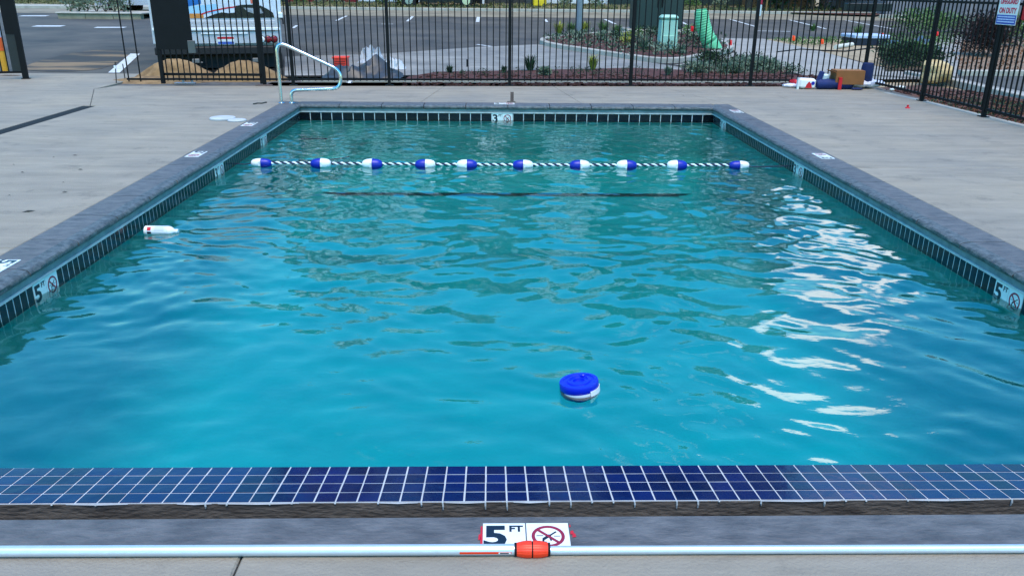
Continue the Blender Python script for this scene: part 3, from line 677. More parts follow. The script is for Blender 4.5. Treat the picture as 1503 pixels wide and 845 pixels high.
tab.add(vs, [(4*i_+j, 4*i_+(j+1) % 4, 4*i_+4+(j+1) % 4, 4*i_+4+j) for i_ in range(7) for j in range(4)]+[(3, 2, 1, 0), (28, 29, 30, 31)]); obj('clip', tab, WHITEP, fl, True)
# floating bottle
bt0, bt1 = on_z(213.5, 339, ZW+.01), on_z(262, 340, ZW+.01); bd = (bt1-bt0).normalized(); bl = (bt1-bt0).length; bR = bd.to_track_quat('Z', 'Y').to_matrix(); bc = bt0.copy(); bc.z = ZW+.012
bo = thing('floating_bottle', 'white plastic bottle with a red mark floating on its side by the left wall', 'bottle', bc)
kb = .040
obj('body', MB().lathe([(kb*.8, 0), (kb*.97, .004), (kb, .012), (kb, bl*.70), (kb*.93, bl*.77), (kb*.72, bl*.83), (kb*.42, bl*.865), (kb*.40, bl*.87)], bc, 32, rot=bR), WHITEP, bo, True)
obj('cap', MB().lathe([(kb*.44, bl*.865), (kb*.46, bl*.88), (kb*.46, bl*.985), (kb*.4, bl)], bc, 24, rot=bR), simple('cap_white', 214, 224, 226, .4), bo, True)
def bwrap(s0, s1, a0, a1, r, n=6):
    mb = MB(); vs = []
    for i_ in range(n+1):
        a = math.radians(a0+(a1-a0)*i_/n); q = Vector((0, -1, 0))*math.cos(a)*r+Vector((0, 0, 1))*math.sin(a)*r; vs += [bc+bd*s0+q, bc+bd*s1+q]
    return mb.add(vs, [(2*i_, 2*i_+1, 2*i_+3, 2*i_+2) for i_ in range(n)])
lb = obj('label', bwrap(bl*.06, bl*.72, -20, 100, kb+.0006), simple('label_paper', 216, 222, 226, .5, var=.03), bo)
obj('red_mark', bwrap(bl*.11, bl*.22, 20, 62, kb+.0012), REDM, lb); obj('dark_mark', bwrap(bl*.11, bl*.23, -16, 8, kb+.0012), INK, lb)
for k in range(7): obj('print_line', bwrap(bl*(.29+random.random()*.05), bl*(.55+random.random()*.14), 18+k*9, 20+k*9, kb+.0012, 1), simple('print_grey', 140, 150, 160, .6), lb)
# lane rope
ra, rb_ = on_z(365, 243, ZW), on_z(1101, 246, ZW)
RY = (ra.y+rb_.y)/2
rope = thing('lane_rope', 'twisted white and black safety rope with blue and white floats across the pool', 'rope', (ra.x, RY, ZW))
def rz(x): return ZW+.030-.010*math.sin(math.pi*(x-ra.x)/(rb_.x-ra.x))
RWH = simple('rope_white', 236, 238, 238, .8, bump=.5); RBK = simple('rope_dark', 22, 30, 60, .8, bump=.5)
for sgn, m_, nm in ((0, RWH, 'strand'), (math.pi, RBK, 'strand')):
    pts = []; n = 900
    for i_ in range(n+1):
        x = ra.x+.08+(rb_.x-ra.x-.16)*i_/n; a = 2*math.pi*x/.085+sgn; pts.append((x, RY+.0075*math.cos(a), rz(x)+.0075*math.sin(a)))
    obj(nm, MB().tube(pts, .0095, 6), m_, rope, True)
xs_w = simple('float_white', 226, 228, 226, .4)
fr_ = [(378, 'w'), (467, 'b'), (544, 'w'), (623, 'b'), (685, 'w'), (768, 'b'), (852, 'b'), (921, 'w'), (995, 'w'), (1086, 'b')]
for i_, (px, first) in enumerate(fr_):
    x = on_z(px, 243, ZW+.03).x; R2 = .058 if 0 < i_ < 9 else .050; Lh = .108; ry = Matrix.Rotation(math.radians(90), 3, 'Y')
    c = Vector((x, RY, rz(x)-.005))
    prof = [(.012, -Lh), (R2*.45, -Lh*.97), (R2*.74, -Lh*.82), (R2*.92, -Lh*.55), (R2, -Lh*.2), (R2, -.002)]
    pl = MB().lathe(prof, c, 24, rot=ry); pr2 = MB().lathe([(a, -z) for a, z in prof][::-1], c, 24, rot=ry)
    ml, mr_ = (xs_w, BLUEF) if first == 'w' else (BLUEF, xs_w)
    f1 = obj('float', pl, ml, rope, True, loc=c); obj('float_half', pr2, mr_, f1, True)
    cl = MB().box((c.x+(.004 if first == 'b' else -.022), c.y-R2-.004, c.z-.02), (c.x+(.022 if first == 'b' else -.004), c.y-R2+.01, c.z+.026)); obj('latch', cl, xs_w, f1)
for x, s_ in ((ra.x, -1), (rb_.x, 1)):
    obj('end_cord', MB().tube([(x-s_*.1, RY, ZW+.03), (x+s_*.05, RY, ZW+.01), ((XL if s_ < 0 else XR), RY, ZW+.02)], .006, 6), RBK, rope)
# handrail
Yh = 11.9
hb = [on_z(414, 151, 0), None, on_y(407, 60, Yh), on_y(498, 104, Yh), on_y(500, 130, Yh), on_y(440, 133, Yh), on_z(430, 150, 0)]
def arc_path(pts, r):
    out = [pts[0]]
    for i_ in range(1, len(pts)-1):
        p = pts[i_]; a = (pts[i_-1]-p); b_ = (pts[i_+1]-p); ra_ = min(r, a.length*.48, b_.length*.48); a.normalize(); b_.normalize()
        q0 = p+a*ra_; q1 = p+b_*ra_
        for k in range(7): u = k/6; out.append(q0*(1-u)**2+p*2*u*(1-u)+q1*u*u)
    out.append(pts[-1]); return out
A = Vector((hb[0].x, Yh, 0)); B_ = Vector((hb[6].x+.01, Yh, 0)); P1 = Vector((A.x, Yh, hb[2].z)); 
path = [A, P1, hb[3]+Vector((.02, 0, 0)), hb[4]+Vector((.0, 0, 0)), Vector((B_.x, Yh, hb[5].z)), B_]
rail = thing('handrail', 'bent stainless steel pool handrail standing at the far left corner', 'handrail', A)
obj('rail', MB().tube(arc_path(path, .16), .024, 16), CHROME, rail, True)
for p in (A, B_): obj('escutcheon', MB().lathe([(.048, 0), (.048, .006), (.03, .016), (.025, .016)], p, 24), CHROME, rail, True)
# post stub
ps = on_z(751.5, 150, 0)
pt = thing('steel_stub', 'short rusty steel stub standing behind the far coping', 'post', ps)
obj('tube', MB().box((ps.x-.024, ps.y-.02, 0), (ps.x+.024, ps.y+.02, .145)), simple('rust', 92, 76, 70, .8, bump=.5, scale=20, var=.3), pt)
obj('flange', MB().bbox((ps.x-.07, ps.y-.05, 0), (ps.x+.05, ps.y+.04, .012), .004), FACE, pt)
# lids / skimmer covers left of the coping
for (px, py, r, lab, dz) in ((327, 175, .155, 'round white plastic lid lying left of the far left coping', .02), (348, 177.5, .11, 'smaller white lid half on the left coping beside the round one', .012)):
    c = on_z(px, py, 0); l_ = thing('skimmer_cover', lab, 'lid', c, 'white lids beside the coping')
    obj('disc', MB().lathe([(r, 0), (r, dz), (r*.94, dz+.006), (r*.5, dz+.009), (.001, dz+.009)], c, 32), simple('lid_grey', 176, 178, 178, .6), l_, True)
    obj('rim', MB().lathe([(r+.008, 0), (r+.008, .007), (r+.001, .008)], c, 32), simple('rim_grey', 130, 134, 136, .6), l_, True)
# a dark strap, leaves and crumbs
sp_ = [on_z(*p, .006) for p in ((372, 153), (378, 151.8), (384, 152), (391, 150.5))]
tag(obj('cut_strap', MB().tube(sp_, .012, 6), simple('strap_dark', 46, 52, 50, .9)), 'short dark strap lying on the deck beside the handrail', 'strap')
LEAF = ['largest dry leaf on the left deck near the camera', 'dark sliver of leaf on the left deck above the largest one', 'small dry leaf on the left deck, the rightmost of the scatter', 'short dry leaf on the left deck, leftmost of the middle row',
        'dry leaf fleck on the left deck, topmost to the right', 'round crumb of leaf halfway up the left deck', 'crumb of leaf at the far left, topmost on the left deck', 'crumb of dry leaf close to the left edge below the others', 'leaf fleck on the left deck between the sliver and the rightmost leaf', 'dry leaf fleck on the far deck right of the steel stub', 'small dark leaf on the far deck right of the handrail']
for px, py, l_, a in ((42, 310, .09, .5), (95, 282, .05, .1), (118, 249, .05, .2), (33, 253, .04, 0), (110, 228, .05, .3), (79, 231, .02, 1), (20, 242, .02, 0), (14, 287, .02, .4), (93, 268, .02, 0), (1003, 141, .03, 0), (513, 150, .03, .2)):
    c = on_z(px, py, .003); mb = MB(); d = Vector((math.cos(a), math.sin(a), 0)); q = Vector((-d.y, d.x, 0))*l_*.22
    mb.add([c-d*l_/2, c-q+Vector((0, 0, .004)), c+d*l_/2, c+q+Vector((0, 0, .004)), c+Vector((0, 0, .008))], [(0, 1, 4), (1, 2, 4), (2, 3, 4), (3, 0, 4)])
    tag(obj('fallen_leaf', mb, simple('dry_leaf', 50, 46, 40, .9), None, loc=c), LEAF.pop(0), 'leaf', 'dry leaves on the deck')
c = on_z(1332, 159, 0); tag(obj('marker_cone', MB().lathe([(.035, 0), (.03, .012), (.014, .02), (.016, .045), (.004, .05)], c, 14), REDM, None, True, c), 'small red plastic cone standing on the right deck', 'cone')
# ================================================================ FENCE
PK = .0165
HF = 1.50
def fence_run(root_, p0, p1, spacing=.107, posts=(), h=HF, first=.05, skip=None, z0=0.0, last=0.0):
    p0 = Vector(p0); p1 = Vector(p1); d = (p1-p0); L = d.length; d.normalize(); a = math.atan2(d.y, d.x)
    key = 'picket'
    pm = mesh_of(key, MB().box((-PK/2, -PK/2, .075), (PK/2, PK/2, h-.02)).add([(-PK/2, -PK/2, h-.02), (PK/2, -PK/2, h-.02), (PK/2, PK/2, h-.02), (-PK/2, PK/2, h-.02), (0, 0, h)], [(0, 1, 4), (1, 2, 4), (2, 3, 4), (3, 0, 4)]), BLACK)
    s = first
    while s < L-last:
        if not skip or not (skip[0] < s < skip[1]):
            p = p0+d*s; inst('picket', pm, (p.x, p.y, z0), root_, (0, 0, a))
        s += spacing
    R3 = Matrix.Rotation(a, 3, 'Z'); c = (p0.x, p0.y, 0)
    for zz in (.085, h-.07):
        o_ = obj('rail', MB().box((p0.x, p0.y-.016, z0+zz), (p0.x+L, p0.y+.016, z0+zz+.032), rot=R3, c=c), BLACK, root_)
    for s in posts:
        p = p0+d*s; post(root_, p.x, p.y, a, z0, h)
def post(root_, x, y, a, z0=0.0, h=HF, w_=.05):
    R3 = Matrix.Rotation(a, 3, 'Z'); c = (x, y, 0)
    o_ = obj('post', MB().box((x-w_/2, y-w_/2, z0), (x+w_/2, y+w_/2, z0+h+.05), rot=R3, c=c), BLACK, root_)
    obj('post_cap', MB().bbox((x-w_/2-.006, y-w_/2-.006, z0+h+.05), (x+w_/2+.006, y+w_/2+.006, z0+h+.07), .004, rot=R3, c=(x, y, 0)), BLACK, o_)
    obj('foot_plate', MB().bbox((x-.07, y-.05, z0), (x+.07, y+.05, z0+.012), .003, rot=R3, c=(x, y, 0)), BLACK, o_)
xp = [-3.35, -1.75, .29, 2.39, 4.51, 6.55]
f1 = thing('picket_fence', 'black steel picket fence running across behind the far deck', 'fence', (xp[0], fy(xp[0]), 0))
d0 = Vector((1, .052)).normalized()
fence_run(f1, (xp[0], fy(xp[0])), (xp[-1], fy(xp[-1])), posts=[(x-xp[0])/d0.x for x in xp])
# right run, towards the camera
XF = 6.62
f2 = thing('picket_fence', 'black steel picket fence running along the right edge of the deck', 'fence', (XF, 14.4, 0))
fence_run(f2, (XF-.02, 14.5), (XF+.10, 6.5), posts=[1.85, 3.5, 5.2, 6.9], first=.1)
# left: fence bay with the gate beside it
fL = thing('picket_fence', 'short black picket fence bay between the truck gate and the handrail', 'fence', (-3.85, fy(-3.85), 0))
fence_run(fL, (-3.82, fy(-3.82)), (-3.37, fy(-3.37)), posts=[0], first=.09)
gt = thing('gate', 'black picket gate with a tall solid lock shield standing left of the truck', 'gate', (-5.45, fy(-5.45), 0))
gx0, gx1 = -5.47, -3.86
fence_run(gt, (gx0, fy(gx0)), (gx1, fy(gx1)), first=.08, spacing=.093, last=.05)
for x in (gx0, gx1+.0): 
    o_ = obj('gate_stile', MB().box((x-.028, fy(x)-.03, .03), (x+.028, fy(x)+.03, HF)), BLACK, gt)
sA = on_y(233, 72, 14.05); sB = on_y(284, 72, 14.05)
shz = sA.z
obj('lock_shield', MB().box((sA.x-.0, fy(-5)-.06, shz), (sB.x+.02, fy(-5)-.035, HF-.02)), BLACK, gt)
obj('mid_rail', MB().box((gx0, fy(-4.7)-.02, shz-.42), (gx1, fy(-4.7)+.012, shz-.38)), BLACK, gt)
obj('lock_box', MB().bbox((-4.98, fy(-5)-.075, .52), (-4.86, fy(-5)-.04, .72), .006), simple('lock_steel', 90, 92, 96, .4, metal=.6), gt)
for x in (-6.02, -5.83): 
    inst('picket', mesh_of('picket', MB().box((-PK/2, -PK/2, .06), (PK/2, PK/2, HF)), BLACK), (x, fy(x), 0), gt)
obj('lower_rail', MB().box((-6.05, fy(-5.9)-.014, .085), (gx0, fy(-5.9)+.014, .115)), BLACK, gt)
# left gate leaf, open
gl_ = on_z(40, 116, 0)
g2 = thing('gate', 'black steel gate leaf with a mesh panel standing open at the left edge', 'gate', (gl_.x, gl_.y, 0))
a2 = math.radians(196); dd = Vector((math.cos(a2), math.sin(a2)))
pt0 = Vector((gl_.x, gl_.y)); pt1 = pt0+dd*1.7
post(g2, pt0.x-.02, pt0.y, a2, 0, 1.75, .085)
RR = Matrix.Rotation(a2, 3, 'Z')
obj('mesh_panel', MB().box((pt0.x+.05, pt0.y-.012, .12), (pt0.x+.20, pt0.y+.012, .75), rot=RR, c=(pt0.x, pt0.y, 0)), mat('perforated_black', lin(22, 26, 26), .6, scale=120, var=.7), g2)
obj('lock_shield', MB().box((pt0.x+.05, pt0.y-.02, .75), (pt0.x+.20, pt0.y+.02, 1.6), rot=RR, c=(pt0.x, pt0.y, 0)), BLACK, g2)
pm = mesh_of('picket', MB().box((-PK/2, -PK/2, .1), (PK/2, PK/2, 1.6)), BLACK)
for k in range(13): p = pt0+dd*(.26+.107*k); inst('picket', pm, (p.x, p.y, 0), g2, (0, 0, a2))
for zz in (.1, 1.5): obj('rail', MB().box((pt0.x, pt0.y-.018, zz), (pt0.x+1.75, pt0.y+.018, zz+.035), rot=RR, c=(pt0.x, pt0.y, 0)), BLACK, g2)
# rebar stakes in the opening
for px, py, tx, ty, wh in ((170, 122, 169, 91, 1), (184, 118, 180, 94, 0)):
    b0 = on_z(px, py, 0); t1 = on_y(tx, ty, b0.y)
    s_ = thing('marker_stake', 'thin steel stake with a white tip, leftmost in the gate opening' if wh else 'thin bare steel stake, second from the left in the gate opening', 'stake', b0)
    obj('rod', MB().tube([b0-Vector((0, 0, .1)), t1], .009, 6), simple('rebar', 54, 50, 48, .8), s_)
    if wh: q = b0.lerp(t1, .68); obj('cap', MB().tube([q, q+Vector((0, 0, .05))], .022, 8), WHITEP, s_)
# sign on the right fence
def on_fence(px, py): return on_x(px, py, XF+.02)
s00, s10, s01, s11 = on_fence(1468, 36), on_fence(1492, 38), on_fence(1477, -9), on_fence(1506, -9)
sy0, sy1 = s11.y-.0, s00.y+.02
zb_ = s00.z; zt_ = zb_+(on_fence(1480, 0).z-zb_)/38*58
sgn = thing('warning_sign', 'white and blue NO LIFEGUARD ON DUTY sign hanging on the right fence', 'sign', (XF-.03, (sy0+sy1)/2, zb_))
xs_ = XF-.035
obj('panel', MB().box((xs_, sy0, zb_), (xs_+.003, sy1, zt_)), WHITE_T, sgn)
obj('blue_field', MB().box((xs_-.001, sy0+.008, zb_+.008), (xs_+.001, sy1-.008, zb_+(zt_-zb_)*.26)), simple('sign_blue', 34, 66, 160, .5, var=.03), sgn)
W_, H_ = sy1-sy0, zt_-zb_; SR = simple('sign_red', 200, 30, 70, .5, var=.03)
for txt, v, sz in (('NO', .86, .17), ('LIFEGUARD', .605, .17), ('ON DUTY', .37, .19)):
    F4 = frame(Vector((xs_-.002, (sy0+sy1)/2, zb_+H_*v)), (0, -1, 0), (0, 0, 1)); 
    mb = text_mb(txt, 1.0, Matrix.Identity(4), bold=.035); ws = max(p[0] for p in mb.v)-min(p[0] for p in mb.v)
    fx = W_*(.86 if len(txt) > 3 else .35)/ws; S = Matrix.Diagonal((fx, H_*sz*1.05, 1, 1)); mb.v = [tuple(F4 @ (S @ Vector(p))) for p in mb.v]
    obj('lettering', mb, SR, sgn)
for k in range(3): zz = zb_+H_*(.21-.065*k); obj('print_line', MB().box((xs_-.0035, sy0+.03, zz-.007), (xs_-.001, sy1-.03, zz+.007)), simple('sign_print', 190, 200, 226, .5, scale=60, var=.3), sgn)
p = on_fence(1500, 18)
rb = tag(obj('red_box', MB().bbox((XF+.03, p.y-.22, p.z-.10), (XF+.16, p.y+.02, p.z+.12), .015), REDM, None, loc=(XF+.1, p.y, p.z)), 'red box mounted on the fence behind the lifeguard sign', 'box')
# dark channel behind the corner post
ca, cb = on_y(1236, 8, 14.95), on_y(1302, 12, 14.9)
tag(obj('steel_channel', MB().bbox((ca.x, 14.72, cb.z-.055), (cb.x, 14.9, cb.z+.075), .01), simple('dark_green_steel', 16, 26, 28, .5), None, loc=ca), 'dark green steel channel fixed level behind the fence corner', 'beam')
# ================================================================ YARD BEYOND THE FENCE (ground sheets)
asph = sheet('parking_lot', [(-60, 14.6), (-6.6, 15.7), (-4.2, 19.5), (2, 20.2), (3, 22), (60, 22), (60, 39), (-60, 39)], ASPH, .004, 'worn dark asphalt parking lot beyond the fence')
DRV = concrete_mat('driveway_concrete', lin(104, 102, 98), lin(146, 142, 134), lin(84, 82, 80))
conc = sheet('driveway', smooth_poly(gp((418, 112), (418, 84), (560, 80), (700, 70), (790, 66), (1000, 100), (1000, 110)), 0), DRV, .012, 'pale stained concrete driveway behind the fence')
sheet('mulch_bed', gp((600, 114), (640, 107), (800, 104), (930, 101), (1180, 112), (1290, 122), (1290, 128), (590, 121)), MULCH, .02, 'strip of red brown bark mulch just behind the fence')
kx0, kx1 = -3.2, 6.4
kerb('kerb_strip', [(x, fy(x)+.85) for x in (-3.4, 0, 3, 6.5)], .14, .07, 'low pale concrete kerb strip behind the fence')
sheet('mulch_edge', [(-3.9, DE(-3.9)), (6.6, DE(6.6)), (6.6, fy(6.6)+.75), (-3.9, fy(-3.9)+.75)], MULCH, .03, 'thin band of mulch under the fence')
isl = smooth_poly(gp((782, 66), (820, 57), (900, 52), (990, 50), (1040, 60), (1082, 74), (1040, 84), (985, 96), (900, 84)), 2)
sheet('island_bed', isl, MULCH, .09, 'kidney shaped planting island of brown mulch in the parking lot')
kerb('island_kerb', isl+[isl[0]], .15, .12, 'pale kerb round the planting island')
sheet('side_walk', gp((1058, 57), (1120, 58), (1200, 75), (1260, 92), (1330, 108), (1405, 122), (1503, 146), (1560, 160), (1560, 152), (1503, 136), (1395, 112), (1390, 117), (1290, 118), (1200, 117), (1150, 104), (1080, 88), (985, 98), (1080, 78)), WALK, .016, 'white concrete walk curving behind the fence')
sheet('mulch_triangle', smooth_poly(gp((1030, 96), (1110, 86), (1185, 112), (1000, 114)), 1), MULCH, .03, 'triangular mulch bed with grey plants behind the fence')
sheet('bare_dirt', gp((1120, 58), (1290, 58), (1330, 80), (1380, 100), (1290, 98), (1200, 75)), DIRT, .01, 'bare tan dirt beside the white walk')
sheet('right_bed', gp((1290, 80), (1370, 78), (1372, 104), (1300, 106)), SOIL, .03, 'weedy planting bed behind the right fence')
sheet('bark_bed', gp((1408, 112), (1400, 62), (1620, 60), (1620, 112)), mat('wood_chips', lin(96, 74, 58), .95, scale=12, col2=lin(150, 124, 98), bump=1, bscale=22), .03, 'bed of pale wood chips on the right')
sheet('right_lane', gp((1395, 113), (1620, 114), (1700, 150), (1503, 136)), ASPH, .02, 'grey path beyond the right fence')
sheet('utility_walk', gp((1374, 112), (1405, 116), (1412, 55), (1370, 55)), WALK, .035, 'light concrete path leading away past the boulder')
sheet('mulch_right', [(6.75, 6), (6.72, 9.5), (6.6, 13.0), (6.5, 14.6), (8.0, 15.3), (9.5, 11.0), (9.5, 6)], mat('mulch_red', lin(50, 32, 22), .95, scale=14, col2=lin(104, 62, 40), bump=1, bscale=25), .02, 'brown mulch bed along the right fence')
kerb('deck_curb', [(6.92, 6), (6.80, 9.5), (6.66, 12.6), (6.55, 13.7)], .10, .062, 'pale concrete edge of the deck under the right fence')
kerb('walk_kerb', [tuple(on_g(*p).xy) for p in ((1330, 110), (1400, 123), (1503, 147), (1580, 166))], .12, .08, 'white kerb curving behind the right fence')
kerb('path_kerb', [tuple(on_g(*p).xy) for p in ((1408, 112), (1503, 112), (1640, 112))], .15, .12, 'pale kerb in front of the wood chip bed')
# far kerb and verge
yk = 39.0
sheet('far_verge', [(-60, yk), (60, yk), (60, 45.5), (-60, 45.5)], mat('verge', lin(92, 84, 58), .95, scale=.8, col2=lin(134, 122, 92), bump=.5), .05, 'dry grass and concrete verge in front of the building')
sheet('far_gutter', [(-60, yk-4.4), (60, yk-4.2), (60, yk), (-60, yk)], mat('gutter', lin(104, 96, 80), .9, scale=.9, col2=lin(140, 130, 110), detail=9), .012, 'pale concrete gutter at the far side of the parking lot')
kerb('far_kerb', [(-60, yk), (-20, yk), (0, yk), (20, yk), (60, yk)], .18, .13, 'long pale kerb at the far side of the parking lot')
# paint lines (flat marks on the asphalt)
pl_ = 0
for a, b_, wd in (((494, 31), (519, 19), .11), ((598, 32), (612, 19), .11), ((701, 33), (703, 20), .13), ((803, 33), (800, 29), .1), ((903, 36), (888, 29), .12), ((1008, 37), (995, 30), .12), ((1110, 40), (1068, 28), .11), ((1212, 43), (1155, 29), .11), ((1310, 43), (1238, 30), .11), ((560, 36), (577, 36), .12), ((1110, 46), (1160, 47), .14),
                   ((50, 39), (93, 39), .5), ((140, 41), (184, 41), .4), ((30, 24), (70, 24), .5), ((430, 42), (436, 38), .1), ((700, 66), (790, 79), .1)):
    p, q = Vector(on_g(*a).xy), Vector(on_g(*b_).xy); d = (q-p).normalized(); n_ = Vector((-d.y, d.x))*wd/2
    o = sheet('parking_line', [tuple(p-n_), tuple(q-n_), tuple(q+n_), tuple(p+n_)], PAINT, .010, 'faded white paint line on the parking lot')
# wheel stop line near the gate
p, q = on_g(168, 108), on_g(198, 80)
sheet('stall_line', [(p.x-.12, p.y), (p.x+.10, p.y), (q.x+.12, q.y), (q.x-.10, q.y)], PAINT, .014, 'white stall line beside the gate opening')
SWM = mat('sandy_asphalt', lin(52, 50, 48), .95, scale=1.3, col2=lin(124, 104, 78), bump=.4, detail=9, stretch=(.3, 1.5, 1))
rmp = [x for x in SWM.node_tree.nodes if x.type == 'MAP_RANGE'][0]; rmp.inputs['From Min'].default_value = .46; rmp.inputs['From Max'].default_value = .60
sheet('sand_wash', smooth_poly(gp((20, 106), (60, 88), (130, 74), (215, 72), (185, 84), (150, 106)), 2), SWM, .009, 'sand washed over the asphalt beyond the gate')
def heap(cx, cy, rx, ry, h, label, m, z=None, name='sand_pile', cat='pile', seed=0):
    z = (G(cy) if z is None else z); n, k = 26, 9; vs = []; r = random.Random(seed)
    off = [r.uniform(.85, 1.15) for _ in range(n)]
    for j in range(k):
        u = j/(k-1)
        for i_ in range(n):
            a = 6.2832*i_/n; rr = (1-u)*(1+(off[i_]-1)*(1-u)); hh = h*(math.sin(u*math.pi/2)**1.4)+r.uniform(-.012, .012)*(u < 1)*h*3
            vs.append((cx+rx*rr*math.cos(a), cy+ry*rr*math.sin(a), z-.03+hh))
    fs = [(j*n+i_, j*n+(i_+1) % n, (j+1)*n+(i_+1) % n, (j+1)*n+i_) for j in range(k-1) for i_ in range(n)]
    return tag(obj(name, MB().add(vs, fs), m, None, True, (cx, cy, z)), label, cat)
h1 = on_g(265, 118); heap(h1.x+.0, 15.15, .95, .55, .42, 'sand pile in front of the left half of the truck behind the gate', SAND, seed=1)
heap(on_g(365, 118).x, 15.2, .85, .5, .40, 'sand pile in front of the right half of the truck behind the gate', SAND, seed=2)
heap(on_g(215, 122).x+.2, 14.75, 1.0, .35, .10, 'low spill of sand at the foot of the shielded gate', SAND, z=0, seed=3)
heap(on_g(10, 117).x, on_g(10, 117).y+.1, .8, .3, .1, 'low heap of soil under the open gate leaf', SOIL, seed=4)
# ================================================================ TRUCK SEEN FROM BEHIND
ty = 16.9; tz = G(ty); tA = on_y(236, 100, ty).x; tB = on_y(412, 68, ty).x
zt0 = on_y(350, 68, ty).z; zt1 = on_y(350, 27, ty).z; zlow = on_y(350, 104, ty).z
tk = thing('truck', 'white van bodied truck with a coloured rear graphic seen through the gate pickets', 'truck', ((tA+tB)/2, ty, tz))
TWH = simple('truck_white', 188, 188, 192, .4, var=.06); xm = (tA+tB)/2
obj('body', MB().bbox((tA, ty, zt0), (tB, ty+5.6, 2.7), .05), TWH, tk)
for k in range(7): z = zt1-.05-k*(zt1-zt0-.34)/7; obj('louver', MB().bbox((tA+.1, ty-.014, z-.03), (tB-.1, ty+.01, z-.006), .004), TWH, tk); obj('louver_shade', MB().box((tA+.12, ty-.006, z-.045), (tB-.12, ty+.001, z-.031)), simple('shade_grey', 84, 84, 88, .7), tk)  # dark grey strips imitate the shade between the louvers
zr = on_y(350, 43, ty).z
obj('bright_trim', MB().bbox((tA+.02, ty-.03, zr-.03), (tB-.02, ty+.01, zr+.02), .006), WHITEP, tk)
obj('lower_trim', MB().bbox((on_y(296, 48, ty).x, ty-.02, zr-.10), (on_y(362, 48, ty).x, ty+.01, zr-.07), .005), WHITEP, tk)
obj('bumper', MB().bbox((tA+.02, ty-.12, zt0-.16), (tB-.15, ty+.5, zt0-.005), .02), simple('black_rubber', 16, 16, 18, .7), tk)
obj('chassis', MB().box((tA+.1, ty+.05, zlow+.05), (tB-.02, ty+2.4, zt0-.17)), simple('chassis_black', 14, 14, 15, .8, var=.4, scale=8), tk)
for x in (on_y(290, 86, ty).x, on_y(374, 86, ty).x):
    o_ = obj('tow_hook', MB().bbox((x-.07, ty-.17, zt0-.31), (x+.07, ty-.06, zt0-.23), .01), simple('hook_grey', 110, 110, 108, .6), tk)
    obj('pin', MB().tube([(x-.12, ty-.14, zt0-.3), (x+.12, ty-.14, zt0-.3)], .014, 8), simple('hook_grey', 110, 110, 108, .6), o_)
for x in (tA+.35, tB-.35): 
    o_ = obj('wheel', MB().tube([(x-.13, ty+1.3, tz+.42), (x+.13, ty+1.3, tz+.42)], .42, 28), simple('tyre', 20, 20, 21, .9), tk, True); obj('rim', MB().tube([(x-.135, ty+1.3, tz+.42), (x+.135, ty+1.3, tz+.42)], .2, 20), CHROME, o_, True)
pp = on_y(331, 60, ty); o_ = obj('number_plate', MB().box((pp.x-.16, ty-.012, pp.z-.075), (pp.x+.16, ty-.001, pp.z+.075)), WHITE_T, tk)
obj('plate_band', MB().box((pp.x-.155, ty-.014, pp.z+.03), (pp.x+.155, ty-.011, pp.z+.07)), REDM, o_); obj('plate_band', MB().box((pp.x-.15, ty-.014, pp.z-.07), (pp.x+.15, ty-.011, pp.z-.02)), simple('plate_blue', 60, 90, 170, .5), o_)
for px, m_ in ((382, WHITEP), (391, simple('lamp_red', 120, 14, 24, .2)), (400, simple('lamp_red', 120, 14, 24, .2))):
    q = on_y(px, 59, ty); o_ = obj('tail_lamp', MB().lathe([(.062, 0), (.062, .02), (.05, .03), (.01, .034)], (q.x, ty-.0, q.z), 20, rot=Matrix.Rotation(math.radians(90), 3, 'X')), m_, tk, True)
    obj('lamp_ring', MB().lathe([(.072, 0), (.072, .012), (.062, .013)], (q.x, ty-.0, q.z), 20, rot=Matrix.Rotation(math.radians(90), 3, 'X')), BLACK, o_)
# rear graphic: flat coloured shapes printed on the body
def gshape(nm, pts, m_, k, d_=.004):
    vs = [on_y(px, py, ty-.002-k*.0015) for px, py in pts]; n = len(vs); mb = MB().add(vs, [tuple(range(n))]); me_ = obj(nm, mb, m_, tk); return me_
SKYB = simple('print_sky', 150, 196, 226, .4, var=.05); PBL = simple('print_blue', 20, 96, 170, .4, var=.15); POR = simple('print_orange', 200, 130, 60, .4)
gshape('print_panel', [(283, 27), (410, 27), (408, -14), (275, -14)], simple('print_pale', 206, 212, 222, .4), 0)
gshape('print_panel', [(279, 20), (322, 20), (318, 6), (277, 10)], SKYB, 1)
gshape('print_panel', [(277, 10), (296, 6), (294, -14), (275, -14)], PBL, 2)
gshape('print_panel', [(281, 27), (300, 27), (299, 20), (280, 20)], POR, 2)
arc_ = [(295, 20.5), (305, 17), (318, 14), (330, 11.5), (345, 9.5), (345, 11.5), (330, 13.5), (318, 16), (305, 19), (296, 22.5)]
gshape('print_stripe', arc_, REDM, 3)
gshape('print_silhouette', [(300, 27), (400, 27), (398, 20), (390, 14), (380, 9), (368, 7.5), (355, 7.5), (345, 9), (343, 19), (335, 20), (325, 18.5), (315, 21)][::1], simple('print_dark', 16, 20, 26, .25), 4)
gshape('print_glint', [(355, 12), (380, 13), (384, 20), (374, 22), (362, 18)], simple('print_glint', 150, 156, 164, .3, var=.35, scale=12), 5)
gshape('print_panel', [(362, -14), (372, -14), (374, 6), (366, 6)], simple('print_coral', 200, 100, 80, .4), 3)
tk.rotation_euler = (0, 0, math.radians(16))
q = on_y(412, 27, ty)
o_ = obj('mirror_arm', MB().tube([(tB-.02, ty+.1, zt1-.02), (tB+.05, ty, zt1-.02), (tB+.05, ty, zt1-.12)], .015, 6), BLACK, tk); obj('marker_lamp', MB().bbox((tB-.03, ty-.05, zt1+.0), (tB+.05, ty+.02, zt1+.10), .01), WHITEP, o_)
